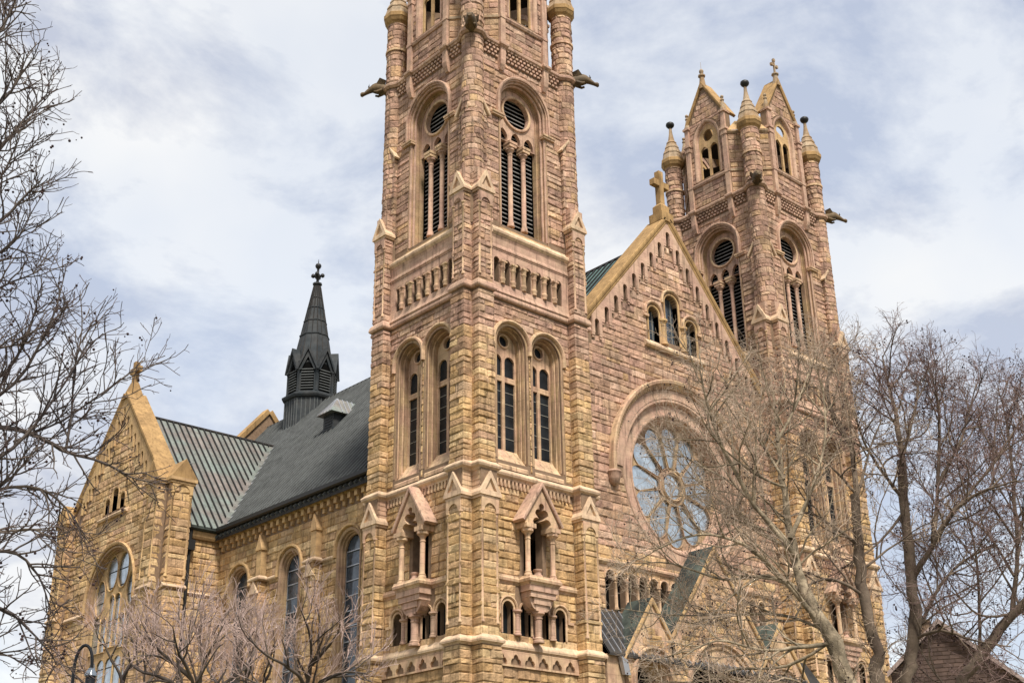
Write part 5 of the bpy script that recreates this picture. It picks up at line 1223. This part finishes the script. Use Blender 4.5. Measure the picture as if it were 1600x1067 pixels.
# --- dense reddish tree at the right edge
SP_DEN = [dict(SP_BIG[0], per_m=1.9)] + [dict(SP_BIG[1], per_m=3.4)] + SP_BIG[2:]
d4 = 47; g = Grower(404); base = gnd(at(1500, 1200, d4))
g.limb([base, at(1505, 1100, d4), at(1530, 1030, d4), at(1580, 965, d4), at(1640, 900, d4)], .24, .14, SP_BIG[1:], 0)
for pl, r0, r1, dd in [([(1580, 965), (1590, 850), (1580, 720), (1572, 660), (1564, 620)], .14, .03, .3), ([(1640, 900), (1640, 780), (1622, 690), (1606, 620)], .13, .03, .3), ([(1530, 1030), (1530, 930), (1520, 840), (1500, 760)], .1, .03, -.5),
                       ([(1590, 850), (1550, 790), (1500, 740)], .08, .02, -.6), ([(1600, 960), (1570, 900), (1540, 850)], .08, .02, .8), ([(1505, 1100), (1460, 1050), (1430, 1000)], .08, .02, .6), ([(1585, 900), (1540, 830), (1500, 800), (1470, 740)], .08, .02, .9), ([(1580, 960), (1530, 960), (1490, 920), (1470, 880)], .07, .02, -.6), ([(1640, 900), (1610, 840), (1560, 760), (1530, 690)], .09, .02, -.5), ([(1590, 850), (1610, 740), (1590, 650)], .08, .02, 1.0), ([(1640, 780), (1680, 680), (1700, 600)], .1, .03, .3)]:
    g.limb(P_(pl, d4, dd), r0 * .68, r1 * .6, SP_DEN)
g.finish('bare_tree', base, 'dense reddish twigged bare tree at the right edge', 'bark_grey', 'twig_red', 1, None, 900, .032)
# --- sycamore with seed balls entering from the left
SP_L = [dict(per_m=7.5, len=(.3, .9), ang=(25, 60), r=.011, seg=6, up=.2, curl=.05, t0=.1, wob=.14, rmin=.005),
        dict(per_m=10, len=(.18, .5), ang=(25, 65), r=.006, seg=4, up=.15, curl=.03, wob=.16, rmin=.0035),
        dict(per_m=7, len=(.07, .2), ang=(30, 70), r=.0038, seg=3, up=.05, wob=.2, rmin=.0025)]
d5 = 13.0; g = Grower(505); base = gnd(at(-330, 1500, d5 + .4))
top = at(-260, -200, d5 + .4)
g.limb([base, at(-330, 1100, d5 + .4), at(-320, 800, d5 + .4), at(-290, 400, d5 + .4), top], .24, .08, [], 0)
for pl, r0, r1, dd in [([(-320, 820), (-150, 690), (0, 668), (70, 688), (105, 706), (160, 722), (205, 745), (235, 752)], .05, .006, .0), ([(103, 706), (112, 645), (116, 580), (128, 515), (125, 455)], .022, .006, .05),
                       ([(-300, 560), (-120, 330), (0, 230), (45, 178), (80, 140)], .05, .006, .1), ([(-310, 640), (-120, 420), (0, 345), (45, 300), (62, 292)], .045, .006, -.1), ([(-310, 700), (-120, 520), (0, 450), (60, 425)], .04, .006, .1),
                       ([(-320, 800), (-120, 690), (20, 600), (80, 500), (104, 415)], .045, .006, .08), ([(20, 690), (100, 655), (165, 610), (205, 580), (228, 560)], .018, .005, .05), ([(-320, 830), (-100, 760), (20, 700), (100, 600), (150, 510)], .04, .006, -.05),
                       ([(-290, 420), (-120, 160), (-10, 60), (20, 10), (40, -40)], .045, .006, .05), ([(-300, 500), (-120, 270), (0, 160), (25, 130), (45, 80)], .04, .006, -.06), ([(-320, 860), (-100, 790), (40, 760), (100, 790), (140, 850)], .04, .006, .1),
                       ([(-320, 900), (-100, 880), (10, 860), (60, 900), (80, 960)], .04, .006, .05), ([(-320, 880), (-120, 820), (0, 760), (60, 700), (150, 640)], .035, .006, .1), ([(-300, 620), (-100, 560), (20, 540), (80, 520)], .035, .006, 0),
                       ([(-320, 950), (-100, 960), (0, 950), (70, 1010), (90, 1040)], .03, .006, 0), ([(-320, 760), (-100, 640), (10, 580), (50, 500), (60, 460)], .035, .006, .06), ([(-300, 600), (-100, 440), (-10, 400), (30, 370), (50, 330)], .03, .005, .1), ([(-300, 520), (-100, 380), (-10, 290), (20, 240), (30, 200)], .03, .005, -.1), ([(-320, 900), (-100, 840), (10, 830), (60, 830), (110, 870)], .03, .005, -.1), ([(-320, 980), (-100, 1010), (0, 1020), (40, 1040)], .03, .005, .1)]:
    g.limb(P_(pl, d5, dd), r0 * .7, r1 * .7, SP_L)
g.finish('sycamore_tree', base, 'bare tree with hanging seed balls reaching in from the left edge', 'bark_dark', 'twig_dark', 1, None, 420, .015)
# --- small flowering trees in front of the nave
SP_S = [dict(per_m=3.0, len=(.8, 1.6), ang=(25, 60), r=.035, seg=5, up=.35, curl=.1, t0=.1, wob=.16, rmin=.008),
        dict(per_m=8, len=(.5, 1.1), ang=(25, 60), r=.0095, seg=4, up=.3, curl=.08, wob=.18, rmin=.006),
        dict(per_m=8.5, len=(.2, .55), ang=(20, 60), r=.0055, seg=3, up=.3, curl=.05, wob=.16, rmin=.0035)]
def small_tree(seed, bu, d, limbs, label, tw='twig_pink'):
    g = Grower(seed); base = gnd(at(bu, 1400, d))
    g.limb([base, at(bu, 1250, d), at(*limbs[0][0], d)], .16, .11, [], 0)
    for pl in limbs: pl = [(u_, 1090 + (v_ - 1090) * .74) for u_, v_ in pl]; g.limb(P_(pl, d, random.Random(int(seed + len(pl) + pl[-1][0])).uniform(-.6, .6)), .055, .011, SP_S)
    g.finish('small_tree', base, label, 'bark_dark', tw, 1, 'small bare trees below the nave windows')
small_tree(61, 474, 29, [[(474, 1090), (470, 1050), (445, 1020), (412, 995), (385, 960)], [(474, 1090), (486, 1020), (484, 960), (470, 905)], [(474, 1090), (505, 1055), (540, 1035), (575, 1040)], [(486, 1020), (510, 985), (530, 950)], [(474, 1090), (440, 1065), (400, 1060), (370, 1050)]], 'small dark forked tree in front of the rightmost nave windows')
small_tree(62, 305, 30, [[(305, 1100), (300, 1050), (280, 1000), (270, 940)], [(305, 1100), (318, 1020), (330, 985), (352, 930)], [(305, 1100), (260, 1050), (215, 1030), (190, 990)], [(305, 1100), (350, 1060), (385, 1020), (400, 970)], [(300, 1050), (250, 990), (225, 950)], [(318, 1020), (310, 960), (320, 920)], [(280, 1000), (300, 950), (300, 915)]], 'densely twigged small tree in front of the transept corner')
small_tree(63, 190, 33, [[(190, 1110), (190, 1050), (170, 1000), (160, 960)], [(190, 1110), (230, 1060), (250, 1010), (245, 960)], [(190, 1110), (140, 1070), (110, 1030)], [(190, 1050), (210, 1000), (205, 960)], [(190, 1110), (260, 1080), (290, 1040)]], 'densely twigged small tree behind the street lamp')
small_tree(64, 385, 33, [[(385, 1110), (385, 1040), (370, 980), (365, 920)], [(385, 1110), (420, 1040), (430, 980)], [(385, 1110), (340, 1060), (320, 1000), (330, 930)], [(385, 1040), (400, 980), (405, 930)]], 'densely twigged small tree between the two forked ones')
